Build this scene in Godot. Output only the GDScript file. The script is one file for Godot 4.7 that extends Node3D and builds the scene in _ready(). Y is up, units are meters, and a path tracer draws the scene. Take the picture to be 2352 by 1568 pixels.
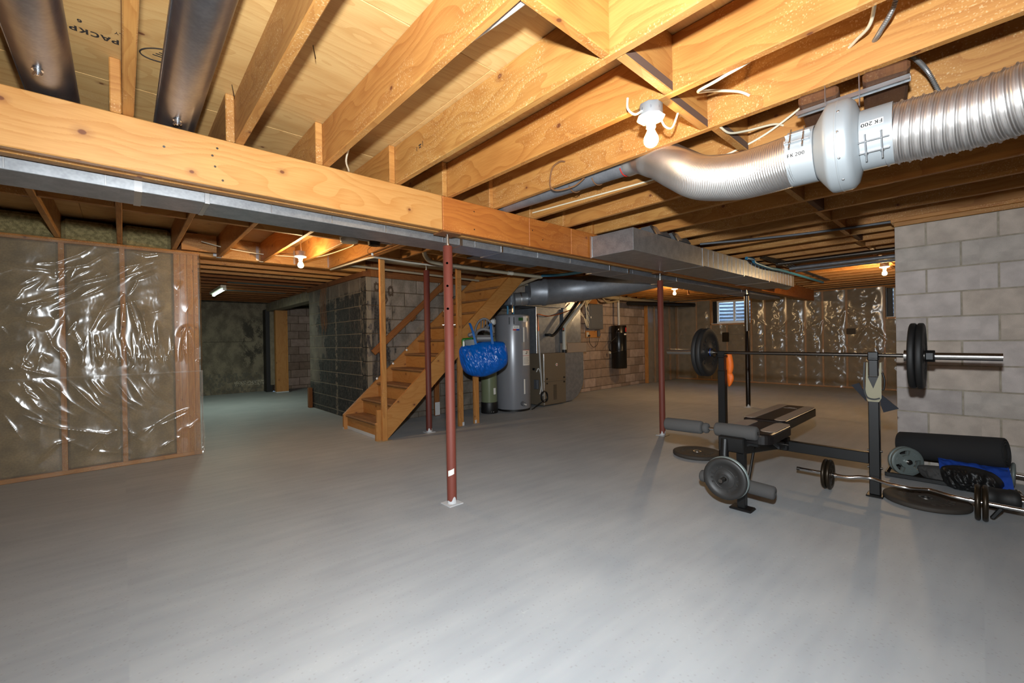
extends Node3D
# An unfinished house basement: open joists over a grey painted floor, stairs, furnace corner and a weight bench.
# World: x runs along the timber beam, z along the joists, y up, metres.

const JB := 2.15      # underside of the joists
const JH := 0.235     # joist height
const SUB := 2.385    # underside of the plywood
const T2 := 0.038     # thickness of two-by lumber

var M := {}
var names := {}
var cache := {}
var rng := RandomNumberGenerator.new()

# ------------------------------------------------------------------ mesh building
class MB:
	var v := PackedVector3Array()
	var n := PackedVector3Array()
	var uv := PackedVector2Array()
	func tri(a: Vector3, b: Vector3, c: Vector3, na: Vector3, nb: Vector3, nc: Vector3, ta := Vector2.ZERO, tb := Vector2.ZERO, tc := Vector2.ZERO) -> void:
		if (b - a).cross(c - a).dot(na + nb + nc) > 0.0:
			v.append_array([a, c, b]); n.append_array([na, nc, nb]); uv.append_array([ta, tc, tb])
		else:
			v.append_array([a, b, c]); n.append_array([na, nb, nc]); uv.append_array([ta, tb, tc])
	func quad(a: Vector3, b: Vector3, c: Vector3, d: Vector3, na: Vector3, nb: Vector3, nc: Vector3, nd: Vector3, ta := Vector2.ZERO, tb := Vector2.ZERO, tc := Vector2.ZERO, td := Vector2.ZERO) -> void:
		tri(a, b, c, na, nb, nc, ta, tb, tc)
		tri(a, c, d, na, nc, nd, ta, tc, td)
	func flat(a: Vector3, b: Vector3, c: Vector3, d: Vector3, hint: Vector3, s := 1.0) -> void:
		var nn := (b - a).cross(c - a).normalized()
		if nn.dot(hint) < 0.0: nn = -nn
		var tx := (b - a).normalized()
		var ty := nn.cross(tx)
		var f := func(p: Vector3) -> Vector2: return Vector2((p - a).dot(tx), (p - a).dot(ty)) * s
		quad(a, b, c, d, nn, nn, nn, nn, f.call(a), f.call(b), f.call(c), f.call(d))
	func mesh() -> ArrayMesh:
		var arr := []
		arr.resize(Mesh.ARRAY_MAX)
		arr[Mesh.ARRAY_VERTEX] = v; arr[Mesh.ARRAY_NORMAL] = n; arr[Mesh.ARRAY_TEX_UV] = uv
		var m := ArrayMesh.new()
		if v.size(): m.add_surface_from_arrays(Mesh.PRIMITIVE_TRIANGLES, arr)
		return m

# box with chamfered edges, centred; u of the texture runs along the longest side (2.4 m a tile), v across it (0.6 m a tile)
func box_into(b: MB, c: Vector3, s: Vector3, bev := 0.0, basis := Basis()) -> void:
	var h := s * 0.5
	var e: float = minf(bev, 0.45 * minf(s.x, minf(s.y, s.z)))
	var la := 0 if s.x >= s.y and s.x >= s.z else (1 if s.y >= s.z else 2)
	var others := [(la + 1) % 3, (la + 2) % 3]
	var tx := func(p: Vector3, ax: int) -> Vector2:
		if ax == la: return Vector2(p[others[0]] / 2.4 + 0.37, p[others[1]] / 0.6)
		var o: int = others[0] if ax == others[1] else others[1]
		return Vector2(p[la] / 2.4, p[o] / 0.6 + 0.31 * ax)
	for ax in 3:
		var p1 := (ax + 1) % 3
		var p2 := (ax + 2) % 3
		for sg in [-1.0, 1.0]:
			var q := []
			for k in [[-1, -1], [1, -1], [1, 1], [-1, 1]]:
				var p := Vector3.ZERO
				p[ax] = sg * h[ax]; p[p1] = k[0] * (h[p1] - e); p[p2] = k[1] * (h[p2] - e)
				q.append(p)
			var nn := Vector3.ZERO
			nn[ax] = sg
			nn = basis * nn
			b.quad(c + basis * q[0], c + basis * q[1], c + basis * q[2], c + basis * q[3], nn, nn, nn, nn, tx.call(q[0], ax), tx.call(q[1], ax), tx.call(q[2], ax), tx.call(q[3], ax))
	if e <= 0.0: return
	for ax in 3:
		var p1 := (ax + 1) % 3
		var p2 := (ax + 2) % 3
		for s1 in [-1.0, 1.0]:
			for s2 in [-1.0, 1.0]:
				var q := []
				for k in [[-1, 0], [1, 0], [1, 1], [-1, 1]]:
					var p := Vector3.ZERO
					p[ax] = k[0] * (h[ax] - e)
					p[p1] = s1 * (h[p1] - (e if k[1] == 1 else 0.0))
					p[p2] = s2 * (h[p2] - (0.0 if k[1] == 1 else e))
					q.append(p)
				var nn := Vector3.ZERO
				nn[p1] = s1; nn[p2] = s2
				nn = (basis * nn).normalized()
				b.quad(c + basis * q[0], c + basis * q[1], c + basis * q[2], c + basis * q[3], nn, nn, nn, nn, tx.call(q[0], p1), tx.call(q[1], p1), tx.call(q[2], p1), tx.call(q[3], p1))
	for s0 in [-1.0, 1.0]:
		for s1 in [-1.0, 1.0]:
			for s2 in [-1.0, 1.0]:
				var sv := Vector3(s0, s1, s2)
				var nn := (basis * sv).normalized()
				var pa := Vector3(s0 * h.x, s1 * (h.y - e), s2 * (h.z - e))
				var pb := Vector3(s0 * (h.x - e), s1 * h.y, s2 * (h.z - e))
				var pc := Vector3(s0 * (h.x - e), s1 * (h.y - e), s2 * h.z)
				b.tri(c + basis * pa, c + basis * pb, c + basis * pc, nn, nn, nn, tx.call(pa, 0), tx.call(pb, 1), tx.call(pc, 2))

func boxm(s: Vector3, bev := 0.003) -> ArrayMesh:
	var key := "b%.4f_%.4f_%.4f_%.4f" % [s.x, s.y, s.z, bev]
	if not cache.has(key):
		var b := MB.new()
		box_into(b, Vector3.ZERO, s, bev)
		cache[key] = b.mesh()
	return cache[key]

# round section carried along a path; one radius for each point; sharp where the profile bends sharply
func sweep_into(b: MB, path: Array, radii: Array, seg := 16, caps := true, squash := Vector2.ONE, us := 1.0) -> void:
	var n := path.size()
	var dirs := []
	for i in n:
		var d := Vector3.ZERO
		if i > 0: d += (path[i] - path[i - 1]).normalized()
		if i < n - 1: d += (path[i + 1] - path[i]).normalized()
		dirs.append(d.normalized() if d.length() > 0.001 else (dirs[-1] if dirs.size() else Vector3.UP))
	var side := Vector3.UP.cross(dirs[0])
	if side.length() < 0.05: side = Vector3.RIGHT
	side = (side - dirs[0] * side.dot(dirs[0])).normalized()
	var rings := []
	var outs := []
	for i in n:
		side = (side - dirs[i] * side.dot(dirs[i])).normalized()
		var up2: Vector3 = dirs[i].cross(side)
		var ring := PackedVector3Array()
		var o := PackedVector3Array()
		for k in seg + 1:
			var a := TAU * k / seg
			var w: Vector3 = side * cos(a) * squash.x + up2 * sin(a) * squash.y
			ring.append(path[i] + w * radii[i])
			o.append((side * cos(a) / squash.x + up2 * sin(a) / squash.y).normalized())
		rings.append(ring); outs.append(o)
	var slopes := []
	var lens := [0.0]
	for i in n - 1:
		var L: float = (path[i + 1] - path[i]).length()
		lens.append(lens[-1] + L)
		slopes.append(Vector2(L, radii[i] - radii[i + 1]).normalized() if L + absf(radii[i] - radii[i + 1]) > 1e-6 else Vector2(1, 0))
	for i in n - 1:
		var s0: Vector2 = slopes[i]
		var s1: Vector2 = slopes[i]
		if i > 0 and slopes[i - 1].dot(slopes[i]) > 0.7: s0 = (slopes[i - 1] + slopes[i]).normalized()
		if i < n - 2 and slopes[i + 1].dot(slopes[i]) > 0.7: s1 = (slopes[i + 1] + slopes[i]).normalized()
		for k in seg:
			var na: Vector3 = outs[i][k] * s0.x + dirs[i] * s0.y
			var nb: Vector3 = outs[i][k + 1] * s0.x + dirs[i] * s0.y
			var nc: Vector3 = outs[i + 1][k + 1] * s1.x + dirs[i + 1] * s1.y
			var nd: Vector3 = outs[i + 1][k] * s1.x + dirs[i + 1] * s1.y
			b.quad(rings[i][k], rings[i][k + 1], rings[i + 1][k + 1], rings[i + 1][k], na, nb, nc, nd,
				Vector2(lens[i] * us, float(k) / seg), Vector2(lens[i] * us, float(k + 1) / seg), Vector2(lens[i + 1] * us, float(k + 1) / seg), Vector2(lens[i + 1] * us, float(k) / seg))
	if caps:
		for e in [0, n - 1]:
			if radii[e] < 0.0005: continue
			var nn: Vector3 = -dirs[0] if e == 0 else dirs[n - 1]
			for k in seg:
				b.tri(path[e], rings[e][k], rings[e][k + 1], nn, nn, nn, Vector2(0.5, 0.5), Vector2(0.5 + 0.5 * cos(TAU * k / seg), 0.5 + 0.5 * sin(TAU * k / seg)), Vector2(0.5 + 0.5 * cos(TAU * (k + 1) / seg), 0.5 + 0.5 * sin(TAU * (k + 1) / seg)))

func tube(path: Array, r: float, seg := 10) -> ArrayMesh:
	var b := MB.new()
	var rr := []
	for p in path: rr.append(r)
	sweep_into(b, path, rr, seg)
	return b.mesh()

# profile of [radius, height] pairs turned about an axis
func lathe(prof: Array, seg := 24, axis := Vector3.UP, at := Vector3.ZERO) -> ArrayMesh:
	var b := MB.new()
	lathe_into(b, prof, seg, axis, at)
	return b.mesh()

func lathe_into(b: MB, prof: Array, seg := 24, axis := Vector3.UP, at := Vector3.ZERO) -> void:
	var side := axis.cross(Vector3(0.31, 0.2, 0.9)).normalized()
	var up2 := axis.cross(side)
	for i in prof.size() - 1:
		var r0: float = prof[i][0]; var h0: float = prof[i][1]
		var r1: float = prof[i + 1][0]; var h1: float = prof[i + 1][1]
		var f := func(j: int) -> Vector2:
			return Vector2(prof[j + 1][1] - prof[j][1], prof[j][0] - prof[j + 1][0]).normalized()
		var s: Vector2 = f.call(i)
		var sa := s
		var sb := s
		if i > 0 and s.dot(f.call(i - 1)) > 0.6: sa = (s + f.call(i - 1)).normalized()
		if i < prof.size() - 2 and s.dot(f.call(i + 1)) > 0.6: sb = (s + f.call(i + 1)).normalized()
		for k in seg:
			var a0 := TAU * k / seg
			var a1 := TAU * (k + 1) / seg
			var w0 := side * cos(a0) + up2 * sin(a0)
			var w1 := side * cos(a1) + up2 * sin(a1)
			b.quad(at + w0 * r0 + axis * h0, at + w1 * r0 + axis * h0, at + w1 * r1 + axis * h1, at + w0 * r1 + axis * h1,
				w0 * sa.x + axis * sa.y, w1 * sa.x + axis * sa.y, w1 * sb.x + axis * sb.y, w0 * sb.x + axis * sb.y,
				Vector2(float(k) / seg, h0), Vector2(float(k + 1) / seg, h0), Vector2(float(k + 1) / seg, h1), Vector2(float(k) / seg, h1))

# outline in the plane of ex, ey pushed out by d along their normal
func prism(poly: PackedVector2Array, ex: Vector3, ey: Vector3, at: Vector3, d: float) -> ArrayMesh:
	var b := MB.new()
	prism_into(b, poly, ex, ey, at, d)
	return b.mesh()

func prism_into(b: MB, poly: PackedVector2Array, ex: Vector3, ey: Vector3, at: Vector3, d: float) -> void:
	var nz := ex.cross(ey).normalized()
	var idx := Geometry2D.triangulate_polygon(poly)
	var P := func(i: int, z: float) -> Vector3: return at + ex * poly[i].x + ey * poly[i].y + nz * z
	for i in range(0, idx.size(), 3):
		for z in [0.0, d]:
			var nn := nz * (1.0 if (z > 0.0) == (d > 0.0) else -1.0) * signf(d)
			if z == 0.0: nn = -nz * signf(d)
			else: nn = nz * signf(d)
			b.tri(P.call(idx[i], z), P.call(idx[i + 1], z), P.call(idx[i + 2], z), nn, nn, nn, poly[idx[i]] / 2.4 * Vector2(1, 4), poly[idx[i + 1]] / 2.4 * Vector2(1, 4), poly[idx[i + 2]] / 2.4 * Vector2(1, 4))
	var area := 0.0
	for i in poly.size():
		area += poly[i].cross(poly[(i + 1) % poly.size()])
	for i in poly.size():
		var j := (i + 1) % poly.size()
		var e := poly[j] - poly[i]
		var on := Vector2(e.y, -e.x).normalized() * signf(area)
		var nn := (ex * on.x + ey * on.y).normalized()
		b.quad(P.call(i, 0.0), P.call(j, 0.0), P.call(j, d), P.call(i, d), nn, nn, nn, nn, Vector2(poly[i].x / 2.4, 0), Vector2(poly[j].x / 2.4, 0), Vector2(poly[j].x / 2.4, d / 0.6), Vector2(poly[i].x / 2.4, d / 0.6))

# ------------------------------------------------------------------ nodes
func numbered(called: String) -> String:
	var k: int = names.get(called, 0)
	names[called] = k + 1
	return called if k == 0 else "%s_%03d" % [called, k]

func thing(called: String, label: String, category: String, at := Vector3.ZERO, group := "") -> Node3D:
	var o := Node3D.new()
	o.name = numbered(called)
	add_child(o)
	o.position = at
	o.set_meta("label", label); o.set_meta("category", category)
	if group: o.set_meta("group", group)
	return o

func struct(called: String, at := Vector3.ZERO) -> Node3D:
	var o := Node3D.new()
	o.name = called
	add_child(o)
	o.position = at
	o.set_meta("kind", "structure")
	return o

# a part; xf is in the world, so are the coordinates of a mesh without xf
func add(parent: Node3D, called: String, m: Mesh, material: Material, xf := Transform3D.IDENTITY, label := "") -> MeshInstance3D:
	var o := MeshInstance3D.new()
	o.name = called
	o.mesh = m
	o.material_override = material
	parent.add_child(o, true)
	o.global_transform = xf
	if label: o.set_meta("label", label)
	return o

func at(x: float, y: float, z: float) -> Transform3D:
	return Transform3D(Basis(), Vector3(x, y, z))

# a board given by its lowest and highest corner
func board(parent: Node3D, called: String, a: Vector3, c: Vector3, material: Material, bev := 0.003) -> MeshInstance3D:
	var s := (c - a).abs()
	s = Vector3(snappedf(s.x, 0.0005), snappedf(s.y, 0.0005), snappedf(s.z, 0.0005))
	return add(parent, called, boxm(s, bev), material, Transform3D(Basis(), (a + c) * 0.5))

func text_part(parent: Node3D, called: String, words: String, height: float, xf: Transform3D, material: Material, font := "Droid Sans", bold := true) -> MeshInstance3D:
	var tm := TextMesh.new()
	var sf := SystemFont.new()
	sf.font_names = PackedStringArray([font])
	if bold: sf.font_weight = 700
	tm.font = sf
	tm.text = words
	tm.font_size = 32
	tm.pixel_size = height / 23.0
	tm.depth = 0.0008
	tm.curve_step = 4.0
	return add(parent, called, tm, material, xf)

func bez(a: Vector3, b: Vector3, c: Vector3, d: Vector3, n := 10) -> Array:
	var out := []
	for i in n + 1: out.append(a.bezier_interpolate(b, c, d, float(i) / n))
	return out

# smooth line through points
func through(pts: Array, n := 6) -> Array:
	var out := []
	for i in pts.size() - 1:
		var p0: Vector3 = pts[maxi(i - 1, 0)]
		var p3: Vector3 = pts[mini(i + 2, pts.size() - 1)]
		for k in n: out.append(pts[i].cubic_interpolate(pts[i + 1], p0, p3, float(k) / n))
	out.append(pts[-1])
	return out

# ------------------------------------------------------------------ textures and materials
func noise(sd: int, freq := 1.0, oct := 3, kind := FastNoiseLite.TYPE_SIMPLEX_SMOOTH) -> FastNoiseLite:
	var f := FastNoiseLite.new()
	f.seed = sd; f.noise_type = kind; f.frequency = freq
	f.fractal_type = FastNoiseLite.FRACTAL_FBM; f.fractal_octaves = oct
	return f

func to_tex(w: int, h: int, data: PackedByteArray) -> ImageTexture:
	var im := Image.create_from_data(w, h, false, Image.FORMAT_RGB8, data)
	im.generate_mipmaps()
	return ImageTexture.create_from_image(im)

func put(data: PackedByteArray, i: int, c: Color) -> void:
	data[i] = int(clampf(c.r, 0, 1) * 255.0); data[i + 1] = int(clampf(c.g, 0, 1) * 255.0); data[i + 2] = int(clampf(c.b, 0, 1) * 255.0)

# sawn softwood: grain along u; knots as [u, v, size]; flecks: white specks lying in patches
func tex_wood(sd: int, light: Color, dark: Color, knots: Array, flecks: float, rings := 9.0, W := 1024, H := 256) -> ImageTexture:
	var na := noise(sd, 1.0, 2)
	var nb := noise(sd + 7, 1.0, 1)
	var np := noise(sd + 13, 1.0, 3)
	var ns := noise(sd + 21, 1.0, 2)
	var data := PackedByteArray()
	data.resize(W * H * 3)
	var knot_c := Color(0.36, 0.18, 0.09)
	var white := Color(0.84, 0.72, 0.56)
	for y in H:
		var v := float(y) / H
		for x in W:
			var u := float(x) / W
			var cu := cos(TAU * u); var su := sin(TAU * u)
			var pull := 0.0
			var kn := 0.0
			for k in knots:
				var dx: float = (u - k[0]) * 4.0
				var dy: float = v - k[1]
				var d := sqrt(dx * dx * 0.6 + dy * dy) / float(k[2])
				if d < 4.0:
					pull += exp(-d * 0.9) * signf(dy) * 0.10
					kn = maxf(kn, clampf((1.25 - d) * 2.2, 0.0, 1.0))
					kn = maxf(kn, 0.28 * clampf((3.4 - d) / 2.4, 0.0, 1.0))
			var g := na.get_noise_3d(cu * 0.55, su * 0.55, v * 2.2)
			var q := (v + pull) * rings + g * 2.6
			var fr := q - floorf(q)
			var line := pow(fr, 2.2)
			var fine := nb.get_noise_3d(cu * 3.0, su * 3.0, v * 90.0)
			var t := clampf(0.16 + 0.46 * line + 0.20 * fine + 0.25 * g, 0.0, 1.0)
			var c := light.lerp(dark, t)
			c = c.lerp(knot_c, kn * 0.8)
			if flecks > 0.0:
				var m := np.get_noise_3d(cu * 0.9, su * 0.9, v * 1.6) + flecks - 0.3
				if m > 0.0:
					var s := ns.get_noise_3d(cu * 46.0, su * 46.0, v * 60.0)
					if s > 0.34: c = c.lerp(white, clampf((s - 0.34) * 5.0, 0.0, 0.75) * clampf(m * 5.0, 0.0, 1.0))
			put(data, (y * W + x) * 3, c)
	return to_tex(W, H, data)

# two colours mixed by noise, with grain of its own
func tex_mottle(sd: int, a: Color, b: Color, f1: float, f2: float, grain: float, W := 512, H := 512, stretch := 1.0) -> ImageTexture:
	var na := noise(sd, f1, 4)
	var nb := noise(sd + 5, f2, 2)
	var data := PackedByteArray()
	data.resize(W * H * 3)
	for y in H:
		for x in W:
			var t := 0.5 + 0.8 * na.get_noise_2d(x * stretch, y) + grain * nb.get_noise_2d(x, y)
			put(data, (y * W + x) * 3, a.lerp(b, clampf(t, 0.0, 1.0)))
	return to_tex(W, H, data)

# rendered wall with damp stains, tar and mortar runs; kind picks which
func tex_wall(kind: String, sd: int, W := 512, H := 512) -> ImageTexture:
	var na := noise(sd, 0.012, 4)
	var nb := noise(sd + 3, 0.09, 3)
	var nc := noise(sd + 9, 0.03, 3)
	var data := PackedByteArray()
	data.resize(W * H * 3)
	for y in H:
		var h := 1.0 - float(y) / H            # 0 at the floor
		for x in W:
			var u := float(x) / W
			var a := na.get_noise_2d(x, y)
			var b := nb.get_noise_2d(x, y)
			var c: Color
			if kind == "tar":
				var grey := Color(0.46, 0.42, 0.37).lerp(Color(0.34, 0.31, 0.28), 0.5 + a)
				var tar := Color(0.060, 0.060, 0.066).lerp(Color(0.16, 0.155, 0.15), clampf(0.45 + b * 0.9 + nc.get_noise_2d(x * 0.4, y) * 0.6, 0.0, 1.0))
				var edge := 0.87 - 0.06 * u + 0.06 * a          # light band at the top, lower to the far end
				var m := smoothstep(edge + 0.02, edge - 0.02, h + 0.025 * b)
				m *= 1.0 - smoothstep(0.79, 0.84, u + 0.08 * a + 0.03 * b) * smoothstep(0.18, 0.24, h)
				m *= 1.0 - 0.9 * smoothstep(0.60, 0.68, u + 0.15 * a + 0.03 * b) * smoothstep(0.38, 0.44, h - 0.1 * a) * smoothstep(0.60, 0.54, h - 0.2 * (u - 0.6))
				m *= 0.78 + 0.22 * smoothstep(0.25, -0.05, nc.get_noise_2d(x * 1.6, y * 0.22))
				c = grey.lerp(tar, m)
				var run := absf(u - 0.47 - 0.012 * b)
				if run < 0.016 and m > 0.5 and nc.get_noise_2d(x, y * 1.6) > -0.12: c = c.lerp(Color(0.50, 0.45, 0.38), 0.8)
				if u < 0.10 and m > 0.5 and nc.get_noise_2d(x * 2.5, y * 0.5) > 0.12: c = c.lerp(Color(0.42, 0.38, 0.32), 0.75)
				if nb.get_noise_2d(x * 3.0, y * 0.6) > 0.26: c = c.lerp(Color(0.45, 0.42, 0.37), 0.5)
			elif kind == "stair":
				c = Color(0.53, 0.485, 0.44).lerp(Color(0.42, 0.385, 0.34), clampf(0.5 + a + 0.4 * b, 0.0, 1.0))
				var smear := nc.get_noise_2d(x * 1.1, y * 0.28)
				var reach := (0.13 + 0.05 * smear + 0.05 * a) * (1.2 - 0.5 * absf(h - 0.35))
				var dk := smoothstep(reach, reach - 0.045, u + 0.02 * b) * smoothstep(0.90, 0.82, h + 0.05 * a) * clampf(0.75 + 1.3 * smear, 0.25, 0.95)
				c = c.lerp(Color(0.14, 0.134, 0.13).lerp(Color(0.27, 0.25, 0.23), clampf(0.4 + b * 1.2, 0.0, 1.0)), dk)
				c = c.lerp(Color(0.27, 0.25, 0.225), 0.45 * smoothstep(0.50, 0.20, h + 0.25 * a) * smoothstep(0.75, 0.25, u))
				if u < 0.028 and a > -0.2: c = c.lerp(Color(0.50, 0.46, 0.39), 0.8)
				for p in [[0.060, 0.885, 0.016], [0.140, 0.865, 0.018], [0.105, 0.805, 0.016]]:
					var d: float = Vector2((u - p[0]) * 2.0, h - p[1]).length() / float(p[2])
					if d < 2.0 + 0.6 * b and d > 0.9: c = c.lerp(Color(0.22, 0.16, 0.11), 0.75)
			else:
				c = Color(0.50, 0.46, 0.385).lerp(Color(0.37, 0.34, 0.285), clampf(0.5 + a * 1.1 + 0.35 * b, 0.0, 1.0))
				c = c.lerp(Color(0.17, 0.155, 0.135), 0.6 * smoothstep(-0.15, 0.25, a + 0.4 * b) * smoothstep(0.56, 0.68, u) * smoothstep(0.97, 0.86, u) * smoothstep(0.24, 0.36, h) * smoothstep(0.86, 0.74, h))
				if h < 0.22 and nc.get_noise_2d(x, y) > 0.10: c = c.lerp(Color(0.33, 0.32, 0.29), 0.6)
				if h < 0.13 and h > 0.08 and u > 0.5 and b > 0.06: c = c.lerp(Color(0.72, 0.69, 0.62), 0.7)
				if absf(h - 0.56 - 0.004 * b) < 0.003 and u > 0.1 and u < 0.75: c = c.lerp(Color(0.20, 0.18, 0.15), 0.6)
			put(data, (y * W + x) * 3, c)
	return to_tex(W, H, data)

# grey floor paint: brushed streaks, scuffs and hairline cracks
func tex_floor(W := 1024) -> ImageTexture:
	var na := noise(41, 0.006, 4)
	var nb := noise(44, 0.03, 3)
	var nc := noise(47, 0.35, 1)
	var data := PackedByteArray()
	data.resize(W * W * 3)
	for y in W:
		for x in W:
			var s := nb.get_noise_2d(x * 0.22 + y * 0.05, y * 1.5 - x * 0.1)
			var t := 0.5 + 0.55 * na.get_noise_2d(x, y) + 0.42 * s
			var c := Color(0.585, 0.600, 0.613).lerp(Color(0.645, 0.656, 0.662), clampf(t, 0.0, 1.0))
			var k := na.get_noise_2d(y * 1.7 + 300.0, x * 1.7)
			if absf(k - 0.115) < 0.0016 and s > 0.02: c = c.lerp(Color(0.68, 0.69, 0.69), 0.6)
			if nc.get_noise_2d(x, y) > 0.80: c = c.lerp(Color(0.48, 0.47, 0.45), 0.35)
			put(data, (y * W + x) * 3, c)
	return to_tex(W, W, data)

func mat(key: String, c: Color, rough := 0.7, metal := 0.0, tex: Texture2D = null) -> StandardMaterial3D:
	var m := StandardMaterial3D.new()
	m.resource_name = key
	m.albedo_color = c; m.roughness = rough; m.metallic = metal
	if tex: m.albedo_texture = tex
	M[key] = m
	return m

func tri_mat(key: String, c: Color, tex: Texture2D, per_metre: float, rough := 0.8, metal := 0.0) -> StandardMaterial3D:
	var m := mat(key, c, rough, metal, tex)
	m.uv1_triplanar = true
	m.uv1_world_triplanar = true
	m.uv1_scale = Vector3.ONE * per_metre
	return m

# several boards of one kind of wood, cut from different places of the plank
func woods(key: String, tex: Texture2D, tints: Array, rough := 0.62) -> void:
	M[key] = []
	for i in tints.size():
		var m := StandardMaterial3D.new()
		m.resource_name = key
		m.albedo_color = tints[i]; m.albedo_texture = tex; m.roughness = rough
		m.uv1_offset = Vector3(0.137 * i + 0.05, 0.29 * i, 0)
		M[key].append(m)

func any(key: String) -> Material:
	return M[key][rng.randi() % M[key].size()]

func make_materials() -> void:
	var W := Color.WHITE
	var joist_t := tex_wood(3, Color(0.725, 0.520, 0.270), Color(0.590, 0.368, 0.155), [[0.12, 0.3, 0.018], [0.41, 0.72, 0.015], [0.63, 0.2, 0.013], [0.85, 0.55, 0.018], [0.30, 0.9, 0.012]], 0.40)
	var beam_t := tex_wood(19, Color(0.765, 0.565, 0.325), Color(0.680, 0.452, 0.218), [[0.07, 0.72, 0.013], [0.155, 0.35, 0.015], [0.16, 0.62, 0.017], [0.31, 0.5, 0.012], [0.47, 0.66, 0.014], [0.66, 0.28, 0.014], [0.78, 0.57, 0.012], [0.9, 0.8, 0.014]], 0.0, 7.0)
	var ply_t := tex_wood(31, Color(0.825, 0.675, 0.445), Color(0.735, 0.555, 0.325), [[0.2, 0.4, 0.013], [0.27, 0.16, 0.011], [0.55, 0.7, 0.014], [0.8, 0.3, 0.012], [0.9, 0.82, 0.011]], 0.05, 6.0)
	woods("joist", joist_t, [W, Color(0.97, 0.95, 0.93), Color(1.0, 0.97, 0.92), Color(0.93, 0.93, 0.93), Color(0.98, 1.0, 1.0)])
	woods("beam", beam_t, [W, Color(0.97, 0.96, 0.94)], 0.42)
	woods("beam_rust", joist_t, [Color(0.98, 0.83, 0.66), Color(0.94, 0.78, 0.60)], 0.6)
	woods("ply", ply_t, [W, Color(0.96, 0.95, 0.93), Color(0.99, 0.98, 0.96)], 0.7)
	woods("stud", joist_t, [Color(0.98, 0.95, 0.92), Color(0.93, 0.90, 0.87)], 0.75)
	woods("stair", beam_t, [Color(0.90, 0.86, 0.80), Color(0.87, 0.83, 0.78)], 0.55)
	woods("old", joist_t, [Color(0.70, 0.62, 0.56), Color(0.64, 0.56, 0.50)], 0.85)
	woods("stained", joist_t, [Color(0.50, 0.44, 0.40)], 0.85)
	mat("tread", Color(0.80, 0.72, 0.62), 0.75, 0.0, tex_mottle(5, Color(0.72, 0.58, 0.42), Color(0.54, 0.42, 0.30), 0.02, 0.3, 0.5, 256, 256))
	var fl := tri_mat("floor", W, tex_floor(), 1.0 / 5.0, 0.55)
	fl.metallic_specular = 0.4
	var blk_t := tex_mottle(61, Color(0.785, 0.742, 0.718), Color(0.660, 0.622, 0.600), 0.006, 0.50, 1.0, 512, 512)
	for i in 4:
		var m := tri_mat("block%d" % i, [W, Color(0.95, 0.95, 0.93), Color(0.98, 0.96, 0.92), Color(0.92, 0.92, 0.92)][i], blk_t, 1.7, 0.95)
	for i in 4:
		tri_mat("wallblock%d" % i, [Color(0.84, 0.78, 0.72), Color(0.78, 0.72, 0.66), Color(0.90, 0.84, 0.79), Color(0.74, 0.67, 0.60)][i], blk_t, 1.7, 0.95)
	tri_mat("mortar", Color(0.98, 0.96, 0.93), tex_mottle(66, Color(0.66, 0.635, 0.585), Color(0.55, 0.525, 0.48), 0.03, 0.5, 0.5, 256, 256), 2.0, 0.95)
	tri_mat("old_mortar", Color(0.62, 0.55, 0.47), tex_mottle(67, Color(0.60, 0.57, 0.52), Color(0.46, 0.43, 0.39), 0.03, 0.5, 0.5, 256, 256), 2.0, 0.95)
	mat("tar", W, 0.8, 0.0, tex_wall("tar", 71))
	mat("stairwall", W, 0.9, 0.0, tex_wall("stair", 75, 1024, 512))
	mat("concrete", W, 0.9, 0.0, tex_wall("concrete", 79))
	tri_mat("plain_concrete", Color(0.80, 0.76, 0.70), M.mortar.albedo_texture, 0.8, 0.9)
	var wool_t := tex_mottle(83, Color(0.74, 0.69, 0.50), Color(0.50, 0.46, 0.32), 0.03, 0.2, 0.7, 512, 512)
	var wl := tri_mat("wool", Color(0.86, 0.84, 0.80), wool_t, 1.6, 1.0)
	var fib := tri_mat("batt", Color(0.92, 0.88, 0.80), tex_mottle(87, Color(0.62, 0.56, 0.45), Color(0.45, 0.41, 0.33), 0.012, 0.15, 0.35, 512, 512), 0.7, 1.0)
	tri_mat("batt_dark", Color(0.72, 0.665, 0.60), fib.albedo_texture, 0.7, 1.0)
	var galv_t := tex_mottle(91, Color(0.80, 0.81, 0.82), Color(0.70, 0.71, 0.725), 0.03, 0.2, 0.5, 256, 256)
	var g := tri_mat("galv", Color(0.86, 0.86, 0.86), galv_t, 1.2, 0.36, 0.75)
	g.metallic_specular = 0.5
	tri_mat("galv_dull", Color(0.72, 0.73, 0.75), galv_t, 1.2, 0.45, 0.6)
	tri_mat("galv_pipe", Color(0.74, 0.74, 0.76), galv_t, 1.2, 0.33, 0.92)
	mat("galv_edge", Color(0.85, 0.86, 0.87), 0.3, 1.0)
	var al := mat("alu", Color(0.90, 0.89, 0.88), 0.36, 1.0)
	al.anisotropy_enabled = false
	mat("fan_grey", Color(0.60, 0.62, 0.63), 0.48, 0.35)
	mat("steel", Color(0.74, 0.73, 0.71), 0.25, 1.0)
	mat("dark_steel", Color(0.40, 0.38, 0.36), 0.35, 1.0)
	mat("armour", Color(0.60, 0.59, 0.58), 0.4, 0.8)
	mat("chrome", Color(0.86, 0.85, 0.84), 0.14, 1.0)
	mat("red_paint", Color(0.435, 0.205, 0.155), 0.62)
	mat("maroon_paint", Color(0.36, 0.155, 0.12), 0.6)
	mat("floor_paint", Color(0.74, 0.745, 0.75), 0.6)
	mat("black_pipe", Color(0.16, 0.13, 0.115), 0.30, 0.6)
	mat("white", Color(0.88, 0.87, 0.84), 0.5)
	mat("white_gloss", Color(0.93, 0.92, 0.89), 0.22)
	mat("cable", Color(0.84, 0.80, 0.70), 0.5)
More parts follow.
